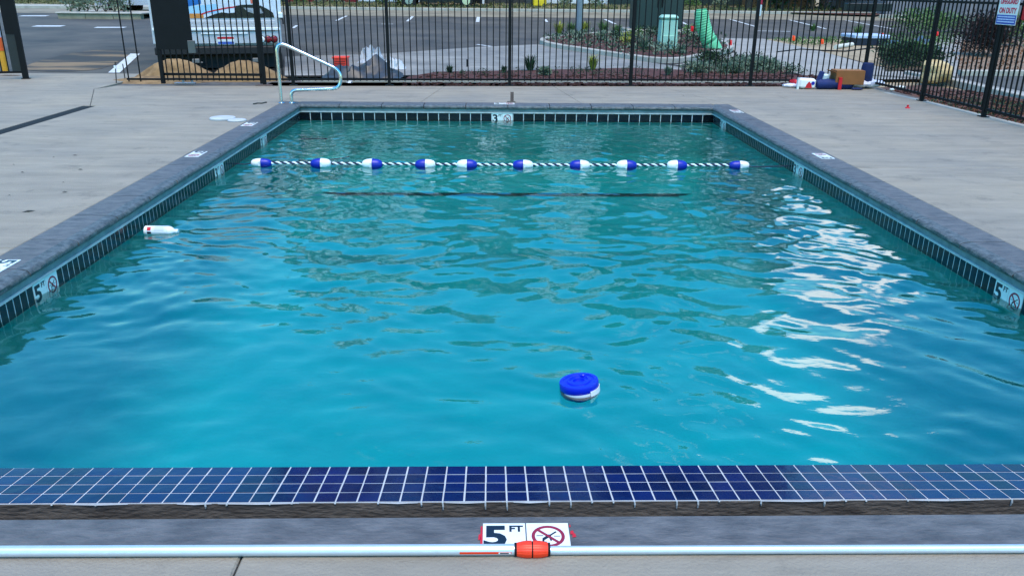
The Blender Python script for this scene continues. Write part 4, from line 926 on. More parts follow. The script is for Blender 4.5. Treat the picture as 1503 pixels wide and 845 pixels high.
# ================================================================ SMALL THINGS BEYOND THE FENCE
q = on_g(501, 100); 
cr = thing('plastic_crate', 'orange red plastic crate standing on the driveway beside the grey tarp', 'crate', q)
obj('crate_body', MB().box((q.x-.14, q.y-.12, q.z), (q.x+.14, q.y+.15, q.z+.2)), simple('crate_red', 226, 56, 34, .5), cr); obj('crate_rim', MB().bbox((q.x-.16, q.y-.135, q.z+.19), (q.x+.16, q.y+.165, q.z+.23), .01), simple('crate_red', 226, 56, 34, .5), cr)
for k in range(3): obj('slot', MB().box((q.x-.11, q.y-.126, q.z+.04+.045*k), (q.x+.11, q.y-.119, q.z+.058+.045*k)), simple('crate_dark', 120, 20, 14, .6), cr)
def crumple(nm, px, py, rx, ry, h, m_, label, cat, seed, parent=None):
    q = on_g(px, py); r = random.Random(seed); n, k = 22, 12; vs = []
    for j in range(k):
        for i_ in range(n):
            u = i_/(n-1)*2-1; v = j/(k-1)*2-1; e = max(0, 1-abs(u)**2.5)*max(0, 1-abs(v)**2.2)
            z = h*e*(.55+.45*math.sin(u*5+seed)*math.cos(v*3+seed)*.8+r.uniform(-.16, .16)); vs.append((q.x+u*rx+r.uniform(-.03, .03), q.y+v*ry+r.uniform(-.03, .03), q.z+max(.01, z)))
    fs = [(j*n+i_, j*n+i_+1, (j+1)*n+i_+1, (j+1)*n+i_) for j in range(k-1) for i_ in range(n-1)]
    o_ = obj(nm, MB().add(vs, fs), m_, parent, True, q if parent is None else None)
    if parent is None: tag(o_, label, cat)
    return o_
crumple('tarpaulin', 535, 112, .75, .45, .42, simple('tarp_grey', 52, 55, 58, .45, var=.25, scale=5), 'crumpled dark grey tarpaulin heaped behind the fence', 'tarp', 3)
crumple('cement_bag', 546, 92, .28, .25, .5, simple('bag_pale', 158, 164, 170, .7, var=.12), 'pale grey cement bag propped behind the dark tarpaulin', 'bag', 5)
crumple('white_sack', 574, 101, .3, .3, .3, simple('bag_white', 176, 180, 182, .7, var=.1), 'whitish sack at the right end of the tarpaulin', 'bag', 8)
crumple('paper_scrap', 513, 124, .06, .05, .07, WHITEP, 'crumpled white paper scrap at the foot of the fence', 'scrap', 9)
q = on_g(686, 99); tag(obj('survey_stake', MB().box((q.x-.02, q.y-.02, q.z-.05), (q.x+.02, q.y+.02, q.z+.16)), BLACK, None, loc=q), 'short dark stake standing in the driveway', 'stake')
# light pole on the island
q = on_g(849, 56); lp = thing('light_pole', 'grey steel light pole rising from the planting island', 'light pole', q)
obj('shaft', MB().tube([q+Vector((0, 0, .05)), q+Vector((0, 0, 6))], [.11, .08], 16), simple('pole_grey', 120, 128, 140, .4, metal=.4), lp, True)
obj('base_plate', MB().bbox((q.x-.17, q.y-.17, q.z+.03), (q.x+.17, q.y+.17, q.z+.10), .01), simple('pole_grey', 120, 128, 140, .4, metal=.4), lp)
obj('lamp_arm', MB().tube([q+Vector((0, 0, 5.9)), q+Vector((-.8, -.2, 6.1))], .04, 10), simple('pole_grey', 120, 128, 140, .4, metal=.4), lp); obj('lamp_head', MB().bbox((q.x-1.3, q.y-.35, q.z+6.05), (q.x-.75, q.y-.05, q.z+6.16), .02), simple('pole_grey', 120, 128, 140, .4, metal=.4), lp)
# transformer cabinet (dark green)
DG = simple('cabinet_green', 24, 44, 42, .5, var=.12, scale=3)
a_, b_ = on_g(931, 50), on_g(994, 48); tf = thing('transformer_box', 'tall dark green utility cabinet standing on the planting island', 'utility cabinet', a_)
obj('pad', MB().bbox((a_.x-.25, a_.y-.3, a_.z-.02), (b_.x+.3, a_.y+1.5, a_.z+.14), .02), KERB, tf)
obj('body', MB().bbox((a_.x, a_.y, a_.z+.14), (b_.x, a_.y+1.2, a_.z+2.0), .03), DG, tf)
mid = (a_.x+b_.x)/2
for x0_, x1_ in ((a_.x+.05, mid-.015), (mid+.015, b_.x-.05)):
    o_ = obj('door', MB().bbox((x0_, a_.y-.03, a_.z+.22), (x1_, a_.y+.002, a_.z+1.9), .008), DG, tf)
    obj('handle', MB().bbox((mid+(.04 if x0_ > mid else -.09), a_.y-.06, a_.z+.8), (mid+(.09 if x0_ > mid else -.04), a_.y-.03, a_.z+1.1), .008), BLACK, o_)
obj('roof', MB().bbox((a_.x-.04, a_.y-.06, a_.z+2.0), (b_.x+.04, a_.y+1.24, a_.z+2.08), .02), DG, tf)
# pale green pedestal
PG = simple('pedestal_green', 150, 190, 172, .5, var=.06)
q = on_g(978, 76); sc_ = (on_g(990, 76).x-on_g(966, 76).x)/2; hp = on_y(978, 22, q.y).z-q.z; pg = thing('utility_pedestal', 'pale green tapered utility pedestal in front of the dark cabinet', 'utility pedestal', q)
w0, w1 = sc_*1.05, sc_*.92
pm_ = MB(); 
pm_.add([(q.x-w0, q.y-w0, q.z), (q.x+w0, q.y-w0, q.z), (q.x+w0, q.y+w0, q.z), (q.x-w0, q.y+w0, q.z), (q.x-w1, q.y-w1, q.z+hp*.86), (q.x+w1, q.y-w1, q.z+hp*.86), (q.x+w1, q.y+w1, q.z+hp*.86), (q.x-w1, q.y+w1, q.z+hp*.86)], [(0, 3, 2, 1), (4, 5, 6, 7), (0, 1, 5, 4), (1, 2, 6, 5), (2, 3, 7, 6), (3, 0, 4, 7)])
obj('body', pm_, PG, pg)
obj('hood', MB().bbox((q.x-w1-.02, q.y-w1-.02, q.z+hp*.86), (q.x+w1+.02, q.y+w1+.02, q.z+hp), .05), PG, pg); obj('door', MB().bbox((q.x-w1*.8, q.y-w0-.018, q.z+hp*.2), (q.x+w1*.8, q.y-w1-.0, q.z+hp*.45), .006), PG, pg)
# wrapped green corrugated pipe
GR = simple('wrap_green', 104, 186, 136, .45, var=.15, scale=9)
q = on_g(1049, 76); tpv = on_y(1033, 14, q.y); cv = thing('corrugated_pipe', 'leaning bright green corrugated pipe beside the pale pedestal', 'pipe', q)
pts = []; rad = []; N = 74
for i_ in range(N):
    u = i_/(N-1); p = q.lerp(tpv, u)+Vector((-.12*math.sin(u*2.6), 0, 0)); pts.append(p); rad.append((.21 if u < .22 else .19+.012*(i_ % 4 in (1, 2))-.02*u)*(1 if u < .95 else .75))
obj('pipe_body', MB().tube(pts, rad, 18), GR, cv, True); obj('tie', MB().tube([q.lerp(tpv, .24)+Vector((-.07, 0, 0)), q.lerp(tpv, .27)+Vector((-.08, 0, 0))], .215, 18), simple('wrap_dark', 60, 130, 90, .5), cv)
# marking flags
fc = {'r': simple('flag_red', 226, 30, 40, .6), 'o': simple('flag_orange', 240, 84, 30, .6)}
for px, py, base_, c_, lab in ((1014, 43, 70, 'r', 'small red flag between the pedestal and the green pipe'), (1030, 60, 70, 'r', 'small red flag low beside the green pipe'), (1070, 63, 74, 'r', 'red and white flag at the right tip of the island'),
                           (1163, 57, 68, 'o', 'orange flag at the left edge of the bare dirt'), (1205, 62, 70, 'o', 'orange flag in the middle of the bare dirt'), (1293, 53, 66, 'r', 'red flag just right of the fence corner'), (1374, 51, 62, 'r', 'red flag beside the light concrete path'), (1277, 56, 64, 'r', 'tiny red flag left of the fence corner')):
    q = on_g(px, base_); t1 = on_y(px, py-5, q.y); f_ = thing('marking_flag', lab, 'flag', q, 'little marking flags in the beds')
    obj('wire', MB().tube([q, t1], .004, 5), CHROME, f_); s_ = .085
    obj('cloth', MB().add([t1, t1+Vector((s_*1.1, .02, -.02)), t1+Vector((s_, -.02, -s_*1.7)), t1+Vector((0, 0, -s_*1.6)), t1+Vector((s_*.5, .05, -.01)), t1+Vector((s_*.5, .04, -s_*1.75))], [(0, 4, 5, 3), (4, 1, 2, 5)]), fc[c_], f_)
# island planting
ISL = ['yellow green grass tuft at the left tip of the mulch island', 'mid green grass tuft left of the light pole', 'yellow green grass tuft just right of the light pole', 'mid green grass tuft in the back row right of the light pole', 'small green tuft at the back, left of the dark cabinet', 'low grey green shrub below the light pole on the island', 'low grey green shrub in the middle of the mulch island', 'grey green shrub left of the yellow one on the island', 'small dark green shrub in the middle of the mulch island',
       'yellow green shrub below the dark cabinet', 'grey green grass tuft left of the pale pedestal', 'low grey green shrub at the front kerb below the pedestal', 'mid green shrub between the pedestal and the green pipe', 'dark green shrub low against the green pipe', 'dark green shrub in front of the dark cabinet', 'grey green grass tuft at the foot of the pedestal', 'mid green shrub at the left foot of the dark cabinet']
for k, (px, py, r, h, m_, kind) in enumerate(((820, 56, .4, .5, L_YEL, 't'), (838, 55, .4, .42, L_MID, 't'), (858, 54, .4, .45, L_YEL, 't'), (885, 52, .45, .42, L_MID, 't'), (905, 53, .4, .3, L_MID, 't'), (845, 62, .35, .25, L_SAGE, 's'), (880, 68, .35, .3, L_SAGE, 's'), (920, 72, .4, .35, L_SAGE, 's'), (902, 66, .3, .25, L_DK, 's'),
                                   (923, 76, .35, .4, L_YEL, 's'), (945, 78, .4, .45, L_SAGE, 't'), (960, 86, .35, .3, L_SAGE, 's'), (1010, 62, .5, .4, L_MID, 's'), (1022, 70, .4, .3, L_DK, 's'), (955, 62, .4, .3, L_DK, 's'), (1000, 84, .3, .3, L_SAGE, 't'), (935, 62, .35, .35, L_MID, 's'))):
    q = on_g(px, py)
    pos = 'left tip' if px < 850 else 'middle' if px < 930 else 'right half'
    nice = {id(L_YEL): 'yellow green', id(L_MID): 'mid green', id(L_SAGE): 'grey green', id(L_DK): 'dark green'}[id(m_)]
    if kind == 't': tuft(q.x, q.y, r, h, m_, ISL[k], 90, 'plants on the mulch island', z=G(q.y)+.09)
    else: shrub(q.x, q.y, r, h, m_, ISL[k], 200, .07, 'plants on the mulch island', z=G(q.y)+.09)
# plants behind the fence
for px, py, r, h, m_, lab in ((740, 108, .14, .2, L_DK, 'small dark grass tuft left of the middle fence post'), (778, 105, .3, .42, L_DK, 'spiky dark grass tuft behind the fence right of the middle post'), (870, 104, .26, .4, L_YEL, 'yellow green tuft behind the fence below the light pole'), (660, 108, .16, .2, L_DK, 'small dark tuft near the left end of the mulch strip'),
                              (980, 112, .2, .25, L_SAGE, 'grey tuft in the mulch strip below the pedestal'), (1193, 46, .3, .3, L_MID, 'small grass tuft by the parking edge'), (1258, 56, .35, .5, L_MID, 'weedy tuft beside the dark blue lid')):
    q = on_g(px, py); tuft(q.x, q.y, r, h, m_, lab, 80)
for px, py, r, h, m_, lab in ((1045, 98, .42, .4, L_DK, 'dark green bush at the left end of the triangular bed'), (1090, 103, .4, .26, L_SAGE, 'grey green bush in the middle of the triangular bed'), (1120, 103, .4, .25, L_SAGE, 'grey green bush in the right of the triangular bed'), (1072, 108, .35, .2, L_SAGE, 'low grey bush at the front of the triangular bed'),
                              (1022, 108, .35, .22, L_SAGE, 'low grey bush left of the triangular bed'), (800, 112, .12, .16, L_SAGE, 'tiny grey plant in the mulch strip'), (1322, 96, .8, .55, L_DK, 'broad dark bush just behind the right fence'), (1362, 100, .5, .45, L_DK, 'dark bush left of the tan boulder'), (1340, 84, .7, .4, L_MID, 'weedy bush behind the broad dark one'),
                              (1345, 52, 1.1, .9, L_MID, 'green roadside shrub beyond the blue lid'), (1372, 50, .9, .8, L_MID, 'green roadside shrub left of the light path'), (1400, 48, .7, .6, L_SAGE, 'grey green shrub beyond the light path'), (1495, 70, .8, 1.0, L_MID, 'green shrub at the right edge under the sign')):
    q = on_g(px, py); shrub(q.x, q.y, r, h, m_, lab, 1100, .055 if r < .6 else .085)
q = on_g(1445, 84); 
shrub(q.x, q.y, .85, 1.15, L_BRN, 'dark bronze leaved shrub under the lifeguard sign', 4200, .075, name='shrub')
# weeds and debris at the fence foot
tag(obj('mulch_chips', (lambda mb: ([mb.box((x, y, .03), (x+random.uniform(.02, .07), y+random.uniform(.01, .02), .03+random.uniform(.008, .03)), rot=Matrix.Rotation(random.uniform(0, 3), 3, 'Z')) for x, y in [(random.uniform(-2.3, 6.5), None) for _ in range(0)]] and mb or mb))(MB().box((0, 15.0, -.06), (.05, 15.02, -.02))), MULCH, None), kind='stuff')
mc = MB()
for _ in range(2600):
    s = random.random()
    if s < .3: x = random.uniform(-1.6, 6.4); y = fy(x)+random.uniform(0, .7); z = G(y)+.03
    elif s < .6: x = random.uniform(-1.4, 6.6); y = fy(x)+random.uniform(1.0, 2.0); z = G(y)+.02
    else: y = random.uniform(8, 14.4); x = 6.85+(12.5-y)*.01+random.uniform(0, 1.6); z = G(y)+.02
    l_ = random.uniform(.03, .09); mc.box((x, y, z), (x+l_, y+l_*.3, z+random.uniform(.008, .025)), rot=Matrix.Rotation(random.uniform(0, 3.14), 3, 'Z'))
tag(obj('bark_chips', mc, MULCH, None), kind='stuff')
bpy.data.objects.remove(bpy.data.objects['mulch_chips'])
# ground cover: countless small weeds and leaves in the beds
def cover(name, poly, n, lm, size, h, up=0.0):
    xs = [p[0] for p in poly]; ys = [p[1] for p in poly]; f = MB(); k = 0
    def inside(x, y):
        c = False
        for i_ in range(len(poly)):
            (x1, y1), (x2, y2) = poly[i_-1], poly[i_]
            if (y1 > y) != (y2 > y) and x < (x2-x1)*(y-y1)/(y2-y1)+x1: c = not c
        return c
    while k < n:
        x, y = random.uniform(min(xs), max(xs)), random.uniform(min(ys), max(ys)); k += 1
        if not inside(x, y): continue
        leaves(f, (x, y, G(y)+up+h*.5), (size*2.2, size*2.2, h*.5), 9, size, .5)
    return tag(obj(name, f, lm, None), kind='stuff')
cover('ground_cover', isl, 260, L_SAGE, .07, .16, .09); cover('ground_cover', isl, 160, L_DK, .08, .2, .09)
cover('ground_cover', gp((1020, 100), (1110, 88), (1180, 110), (1010, 113)), 520, L_SAGE, .05, .14); cover('ground_cover', gp((1030, 96), (1110, 86), (1185, 112), (1000, 114)), 300, L_DK, .06, .16)
cover('ground_cover', gp((1290, 80), (1370, 78), (1372, 104), (1300, 106)), 700, L_DK, .06, .2); cover('ground_cover', gp((1290, 60), (1410, 56), (1372, 80), (1300, 80)), 500, L_MID, .07, .2)
cover('ground_cover', gp((610, 113), (700, 106), (930, 102), (1000, 111), (900, 114)), 260, L_DK, .035, .08)
cover('ground_cover', [(6.8, 8), (6.8, 13.5), (9.4, 12.5), (9.4, 8)], 420, L_DK, .04, .07); cover('dry_litter', [(6.8, 8), (6.8, 13.5), (9.4, 12.5), (9.4, 8)], 700, simple('litter', 120, 76, 46, .9), .03, .04)
cover('dry_litter', gp((1408, 112), (1400, 62), (1620, 60), (1620, 112)), 1500, simple('litter', 120, 76, 46, .9), .05, .05)
cover('verge_grass', [(-30, 39.3), (36, 39.3), (36, 44.6), (-30, 44.6)], 2600, leafmat('verge_green', 74, 80, 44, 112, 108, 70), .11, .12)
cover('verge_grass', gp((1130, 60), (1200, 58), (1290, 60), (1290, 66), (1180, 68)), 260, L_MID, .06, .08)
# boulder
q = on_g(1380, 124); bm = bmesh.new(); bmesh.ops.create_icosphere(bm, subdivisions=3, radius=1)
for v in bm.verts: 
    n_ = .86+.16*math.sin(v.co.x*3.1+1)*math.cos(v.co.z*4.2)+.1*math.sin(v.co.y*7)+random.uniform(-.015, .015); v.co = Vector((v.co.x*.33*n_, v.co.y*.3*n_, v.co.z*.27*n_))
me = bpy.data.meshes.new('boulder'); bm.to_mesh(me); bm.free(); me.materials.append(mat('sandstone', lin(160, 130, 84), .9, scale=3, col2=lin(206, 182, 136), bump=.8, bscale=14))
o_ = bpy.data.objects.new('boulder', me); COL.objects.link(o_); o_.location = (q.x, q.y+.2, q.z+.2); tag(o_, 'rounded tan boulder beside the light concrete path', 'boulder')
# pipe, blue lid, slab on the dirt
a_, b_ = on_g(1226, 73), on_g(1250, 69); tag(obj('white_pipe', MB().tube([a_+Vector((0, 0, .06)), b_+Vector((0, 0, .06))], .06, 12), simple('pipe_cream', 206, 200, 184, .5), None, True, a_), 'short cream pipe lying on the bare dirt', 'pipe')
a_, b_ = on_g(1253, 68), on_g(1308, 69); bl_ = thing('trailer_bed', 'low dark flatbed with a pale top edge beyond the fence corner', 'trailer', a_)
obj('deck_panel', MB().bbox((a_.x, a_.y, a_.z+.2), (b_.x, a_.y+1.0, a_.z+.3), .02), simple('pale_blue', 170, 186, 210, .5), bl_); obj('side', MB().bbox((a_.x+.03, a_.y+.02, a_.z), (b_.x-.03, a_.y+.95, a_.z+.2), .02), simple('navy_dark', 20, 28, 46, .5), bl_)
q = on_g(1337, 76); crumple('blue_tarp', 1337, 72, .75, .5, .4, simple('tarp_blue', 62, 84, 100, .6, var=.3), 'dull blue tarp heap behind the right fence', 'tarp', 12)
q = on_g(1455, 88)
# hose and twig lines on the dirt
hp_ = [on_g(*p)+Vector((0, 0, .02)) for p in ((1140, 78), (1175, 74), (1210, 76), (1240, 77), (1280, 72), (1310, 74))]; tag(obj('black_hose', MB().tube([tuple(p) for p in hp_], .022, 8), BLACK, None, True, hp_[0]), 'black hose snaking over the bare dirt', 'hose')
# ================================================================ PILE OF LANE GEAR AT THE RIGHT
def place(px, py, z=0): return on_z(px, py, z)
FB = simple('bag_blue', 4, 34, 92, .75, var=.2, scale=10, bump=.4)
# blue rolled bag
a_, b_ = place(1197, 131), place(1250, 131); bg_ = thing('blue_bag', 'long dark blue fabric bag with a red strap lying against the fence', 'bag', (a_+b_)/2)
r_ = .085; n = 14; pts = [a_.lerp(b_, i_/n)+Vector((0, 0, r_+.004*math.sin(i_*2))) for i_ in range(n+1)]
obj('roll', MB().tube(pts, [r_*(.75 if i_ in (0, n) else 1+.05*math.sin(i_*1.7)) for i_ in range(n+1)], 16), FB, bg_, True)
fl_ = on_y(1203, 118, a_.y); obj('flap', MB().bbox((fl_.x-.035, a_.y-.03, .12), (fl_.x+.045, a_.y+.03, .30), .012, rot=Matrix.Rotation(.25, 3, 'Y')), FB, bg_)
st_ = on_y(1234, 115, a_.y-.09); obj('strap', MB().box((st_.x-.028, a_.y-.105, .002), (st_.x+.028, a_.y-.088, st_.z)).box((st_.x-.028, a_.y-.105, st_.z-.004), (st_.x+.028, a_.y+.3, st_.z+.01)), REDM, bg_)
# cardboard box
CB = simple('cardboard', 132, 84, 44, .85, var=.1, scale=8); q0, q1 = place(1226, 121), place(1268, 122)
cy_ = 14.05; x0_, x1_ = on_y(1228, 118, cy_).x, on_y(1269, 118, cy_).x; zb0 = .085; zt2 = on_y(1250, 104, cy_).z
bx_ = thing('cardboard_box', 'brown cardboard box lying on the white bundle by the fence corner', 'box', ((x0_+x1_)/2, cy_, zb0))
R3 = Matrix.Rotation(math.radians(-4), 3, 'Z'); cc = ((x0_+x1_)/2, cy_+.15, 0)
obj('carton', MB().bbox((x0_, cy_, zb0), (x1_, cy_+.32, zt2), .004, rot=R3, c=((x0_+x1_)/2, cy_+.15, (zb0+zt2)/2)), CB, bx_)
obj('flap', MB().box((x0_-.08, cy_+.0, zt2-.03), (x0_+.0, cy_+.3, zt2-.024), rot=Matrix.Rotation(.5, 3, 'Y')), CB, bx_)
obj('tape', MB().box((x0_+.02, cy_+.13, zt2), (x1_-.02, cy_+.18, zt2+.002)), simple('tape_tan', 176, 140, 90, .3), bx_)
# navy upright roll
q = on_y(1270, 118, 14.32); tr_ = tag(obj('blue_roll', MB().lathe([(.085, 0), (.1, .01), (.102, .32), (.09, .40), (.06, .41), (.055, .39)], (q.x, 14.3, .02), 24), NAVY, None, True, (q.x, 14.3, .02)), 'upright dark blue roll leaning in the fence corner', 'roll')
# white bundle under the box
a_, b_ = place(1237, 130), place(1292, 129)
def sack(nm, a_, b_, r, h, m_, label, cat, seed):
    rr = random.Random(seed); n, k = 20, 14; d = (b_-a_); vs = []
    for j in range(n):
        u = j/(n-1); e = math.sin(max(.08, min(.97, u))*math.pi)**.35
        for i_ in range(k):
            th = 6.2832*i_/k; c = a_.lerp(b_, u); w_ = r*e*(1+rr.uniform(-.1, .1)); vs.append((c.x+rr.uniform(-.008, .008), c.y+math.cos(th)*w_, max(.004, h/2+math.sin(th)*h/2*e*(1+rr.uniform(-.15, .15)))))
    fs = [(j*k+i_, j*k+(i_+1) % k, (j+1)*k+(i_+1) % k, (j+1)*k+i_) for j in range(n-1) for i_ in range(k)]+[tuple(range(k)), tuple(range(n*k-1, n*k-k-1, -1))]
    return tag(obj(nm, MB().add(vs, fs), m_, None, True, (a_+b_)/2), label, cat)
WHF = simple('white_wrap', 206, 204, 218, .5, var=.06)
sack('white_bundle', a_+Vector((.1, .0, 0)), b_+Vector((.03, .0, 0)), .15, .16, WHF, 'white plastic wrapped bundle under the cardboard box', 'bundle', 3)
sack('white_bundle', place(1149, 128.5), place(1174, 129), .07, .07, WHF, 'small pinkish white bundle at the left end of the pile', 'bundle', 4)
a_, b_ = place(1172, 131), place(1196, 131)
kk = thing('printed_bag', 'white plastic bag with red and blue print left of the blue bag', 'bag', (a_+b_)/2)
obj('bag_body', MB().bbox((a_.x, a_.y-.02, .01), (b_.x, a_.y+.16, .175), .03, rot=Matrix.Rotation(.04, 3, 'Y')), WHITEP, kk)
obj('red_print', MB().add([(a_.x+.1, a_.y-.026, .02), (a_.x+.22, a_.y-.026, .02), (a_.x+.20, a_.y-.026, .09), (a_.x+.16, a_.y-.026, .13), (a_.x+.12, a_.y-.026, .08)], [(0, 1, 2, 3, 4)]), REDM, kk)
obj('blue_print', MB().lathe([(.03, 0), (.03, .003), (.018, .003)], (b_.x-.06, a_.y-.022, .1), 14, rot=Matrix.Rotation(math.radians(90), 3, 'X')), BLUEF, kk)
obj('upright_strip', MB().box((a_.x-.035, a_.y-.03, 0), (a_.x-.005, a_.y+.02, .19)), WHITE_T, kk)
sack('red_wrap', place(1161, 128)+Vector((0, .1, .02)), place(1173, 129)+Vector((0, .08, .02)), .06, .13, REDM, 'crumpled red and white wrapper behind the small pinkish bundle', 'wrapper', 6)
sack('dark_sleeve', place(1250, 132.3), place(1266, 132.5), .04, .04, NAVY, 'dark blue sleeve lying in front of the white bundle', 'sleeve', 7)
tag(obj('white_box_small', MB().bbox((on_y(1208, 118, 14.2).x, 14.2, .1), (on_y(1218, 118, 14.2).x, 14.32, .24), .02), simple('pale_cyan', 196, 214, 220, .3), None, loc=(5.7, 14.2, .1)), 'small pale clear tub behind the blue bag', 'tub').name = 'plastic_tub'
for px, py, s_ in ((1309, 133, .05), (1320, 129, .06), (1326, 129.5, .05)):
    q = on_z(px, py, 0); tag(obj('white_scrap', MB().bbox((q.x-s_, q.y-s_*.4, 0), (q.x+s_, q.y+s_*.4, .035), .01, rot=Matrix.Rotation(.5, 3, 'Z')), WHITE_T, None, loc=q), f'white scrap {"on the deck edge by the fence corner" if px < 1312 else "in the mulch beyond the corner, the left of two" if px < 1323 else "in the mulch beyond the corner, the right of two"}', 'scrap')
# steel plate by the gate
q = on_z(272, 123, 0); tag(obj('flat_bracket', MB().bbox((q.x-.17, q.y-.05, 0), (q.x+.17, q.y+.05, .02), .006).lathe([(.02, 0), (.02, .05), (.008, .055)], (q.x-.03, q.y, .018), 10).lathe([(.02, 0), (.02, .05), (.008, .055)], (q.x+.12, q.y, .018), 10), simple('bracket', 150, 158, 170, .4, metal=.5), None, loc=q), 'grey steel bracket lying at the foot of the gate', 'bracket')
q = on_z(388, 126, 0); tag(obj('dark_plate', MB().bbox((q.x-.13, q.y-.06, 0), (q.x+.13, q.y+.06, .015), .004), simple('rust', 92, 76, 70, .8), None, loc=q), 'dark flat plate lying under the gate hinge post', 'plate')
# orange barrier behind the open gate leaf
q = on_g(8, 112); ob = thing('safety_barrier', 'orange and yellow safety posts with white tops behind the open gate leaf', 'barrier', q)
for k in range(5):
    x = q.x-.86+k*.17; y = q.y+.35; z = G(y)
    o_ = obj('barrier_post', MB().tube([(x, y, z), (x, y, z+.42)], .055, 12), simple('safety_yellow', 214, 150, 34, .5), ob, True); obj('orange_sleeve', MB().tube([(x, y, z+.42), (x, y, z+.66)], .062, 12), simple('safety_orange', 220, 90, 30, .5), o_, True); obj('white_sleeve', MB().tube([(x, y, z+.66), (x, y, z+1.7)], .045, 12), simple('sleeve_white', 176, 178, 190, .5), o_, True)
# ================================================================ FAR LEFT: planter, blue bin, parked cars
a_, b_ = on_g(85, 28), on_g(222, 26); pw = thing('planter_wall', 'low tan block planter wall with shrubs across the parking lot on the left', 'planter', a_)
WLL = mat('tan_block', lin(132, 118, 96), .9, scale=3, col2=lin(158, 142, 118), bump=.5)
dxb = 1.0; x = a_.x; k = 0; hb_ = (on_y(150, 17.5, a_.y).z-on_y(150, 27.5, a_.y).z)
while x < b_.x-.3:
    obj('block', MB().bbox((x+.006, a_.y, a_.z-.05), (x+dxb-.006, a_.y+.3, a_.z+hb_-.06), .012), WLL, pw); x += dxb
obj('cap_stone', MB().bbox((a_.x-.05, a_.y-.05, a_.z+hb_-.06), (x+.05, a_.y+4, a_.z+hb_), .02), KERB, pw)
for px, py in ((104, 17), (116, 17), (128, 17), (142, 16.5), (155, 16.5), (168, 16.5), (182, 16)):
    x = on_y(px, py, a_.y+.9).x; shrub(x, a_.y+.9, .75, .8, random.choice((L_SAGE, L_MID, L_SAGE)), ('first', 'second', 'third', 'fourth', 'fifth', 'sixth', 'seventh')[(104, 116, 128, 142, 155, 168, 182).index(px)]+' shrub from the left in the tan planter', 160, .13, 'shrubs in the tan planter', z=a_.z+hb_)
yb_ = 43.0; x0_, x1_ = on_y(108, 5, yb_).x, on_y(155, 5, yb_).x
db = thing('blue_bin', 'dark blue waste bin with a white panel beyond the planter', 'waste bin', (x0_, yb_, G(yb_)))
BB = simple('bin_blue', 14, 30, 78, .5); obj('bin_body', MB().bbox((x0_, yb_, on_y(130, 8, yb_).z), (x1_, yb_+1.4, 2.6), .04), BB, db); obj('white_panel', MB().box((on_y(121, 2, yb_).x, yb_-.01, on_y(130, 3.6, yb_).z), (on_y(138, 2, yb_).x, yb_+.01, 2.3)), WHITE_T, db)
obj('base_skid', MB().box((x0_+.1, yb_+.1, G(yb_)), (x1_-.1, yb_+1.2, on_y(130, 8, yb_).z)), BLACK, db)
def car(cx, cy, ang_, col_, label, L=4.5, W=1.8):
    z = G(cy); t = thing('parked_car', label, 'car', (cx, cy, z), 'cars parked at the far left'); R3 = Matrix.Rotation(ang_, 3, 'Z'); cm = simple('car_'+col_[3], *col_[:3], .25, var=.04, coat=.6)
    def tf(mb): mb.v = [tuple(R3 @ Vector(p)+Vector((cx, cy, z))) for p in mb.v]; return mb
    side = [(-2.25, .35), (-2.2, .75), (-1.5, .88), (-.95, .95), (-.5, 1.38), (.9, 1.42), (1.7, .98), (2.15, .9), (2.25, .4)]
    mb = MB(); n = len(side); vs = []
    for yy, s_ in ((-W/2, .98), (-W/2+.12, 1), (W/2-.12, 1), (W/2, .98)): vs += [(x*s_, yy*(.86 if z_ > 1.2 else 1), z_) for x, z_ in side]
    mb.add(vs, [tuple(range(n)), tuple(range(4*n-1, 3*n-1, -1))]+[(j*n+i_, (j+1)*n+i_, (j+1)*n+(i_+1) % n, j*n+(i_+1) % n) for j in range(3) for i_ in range(n)])
    obj('body', tf(mb), cm, t)
    gm_ = simple('car_glass', 30, 40, 50, .08, var=.02)
    for s_ in (-1, 1): 
        yv = s_*(W/2*.93); obj('side_window', tf(MB().add([(-.8, yv*1.045, .98), (-.45, yv*.945, 1.34), (.85, yv*.945, 1.37), (1.4, yv*1.045, 1.0)], [(0, 1, 2, 3)] if s_ < 0 else [(3, 2, 1, 0)])), gm_, t)
    obj('windscreen', tf(MB().add([(-.98, -.7, .98), (-.98, .7, .98), (-.53, .62, 1.37), (-.53, -.62, 1.37)], [(3, 2, 1, 0)])), gm_, t)
    for x in (-1.4, 1.35):
        for s_ in (-1, 1):
            o_ = obj('wheel', tf(MB().tube([(x, s_*(W/2-.2), .32), (x, s_*(W/2+.01), .32)], .32, 20)), simple('tyre', 20, 20, 21, .9), t); obj('rim', tf(MB().tube([(x, s_*(W/2-.1), .32), (x, s_*(W/2+.02), .32)], .19, 14)), CHROME, o_)
    for x, nm, m_ in ((-2.24, 'headlight', WHITEP), (2.22, 'tail_lamp', REDM)):
        for s_ in (-1, 1): obj(nm, tf(MB().bbox((x-.03, s_*.72-.16, .62), (x+.03, s_*.72+.16, .76), .01)), m_, t)
c1 = on_y(238, 18, 34.5).x; car(c1, 34.5, 0, (170, 178, 186, 'silver'), 'silver car parked beyond the planter, left of the gate shield')
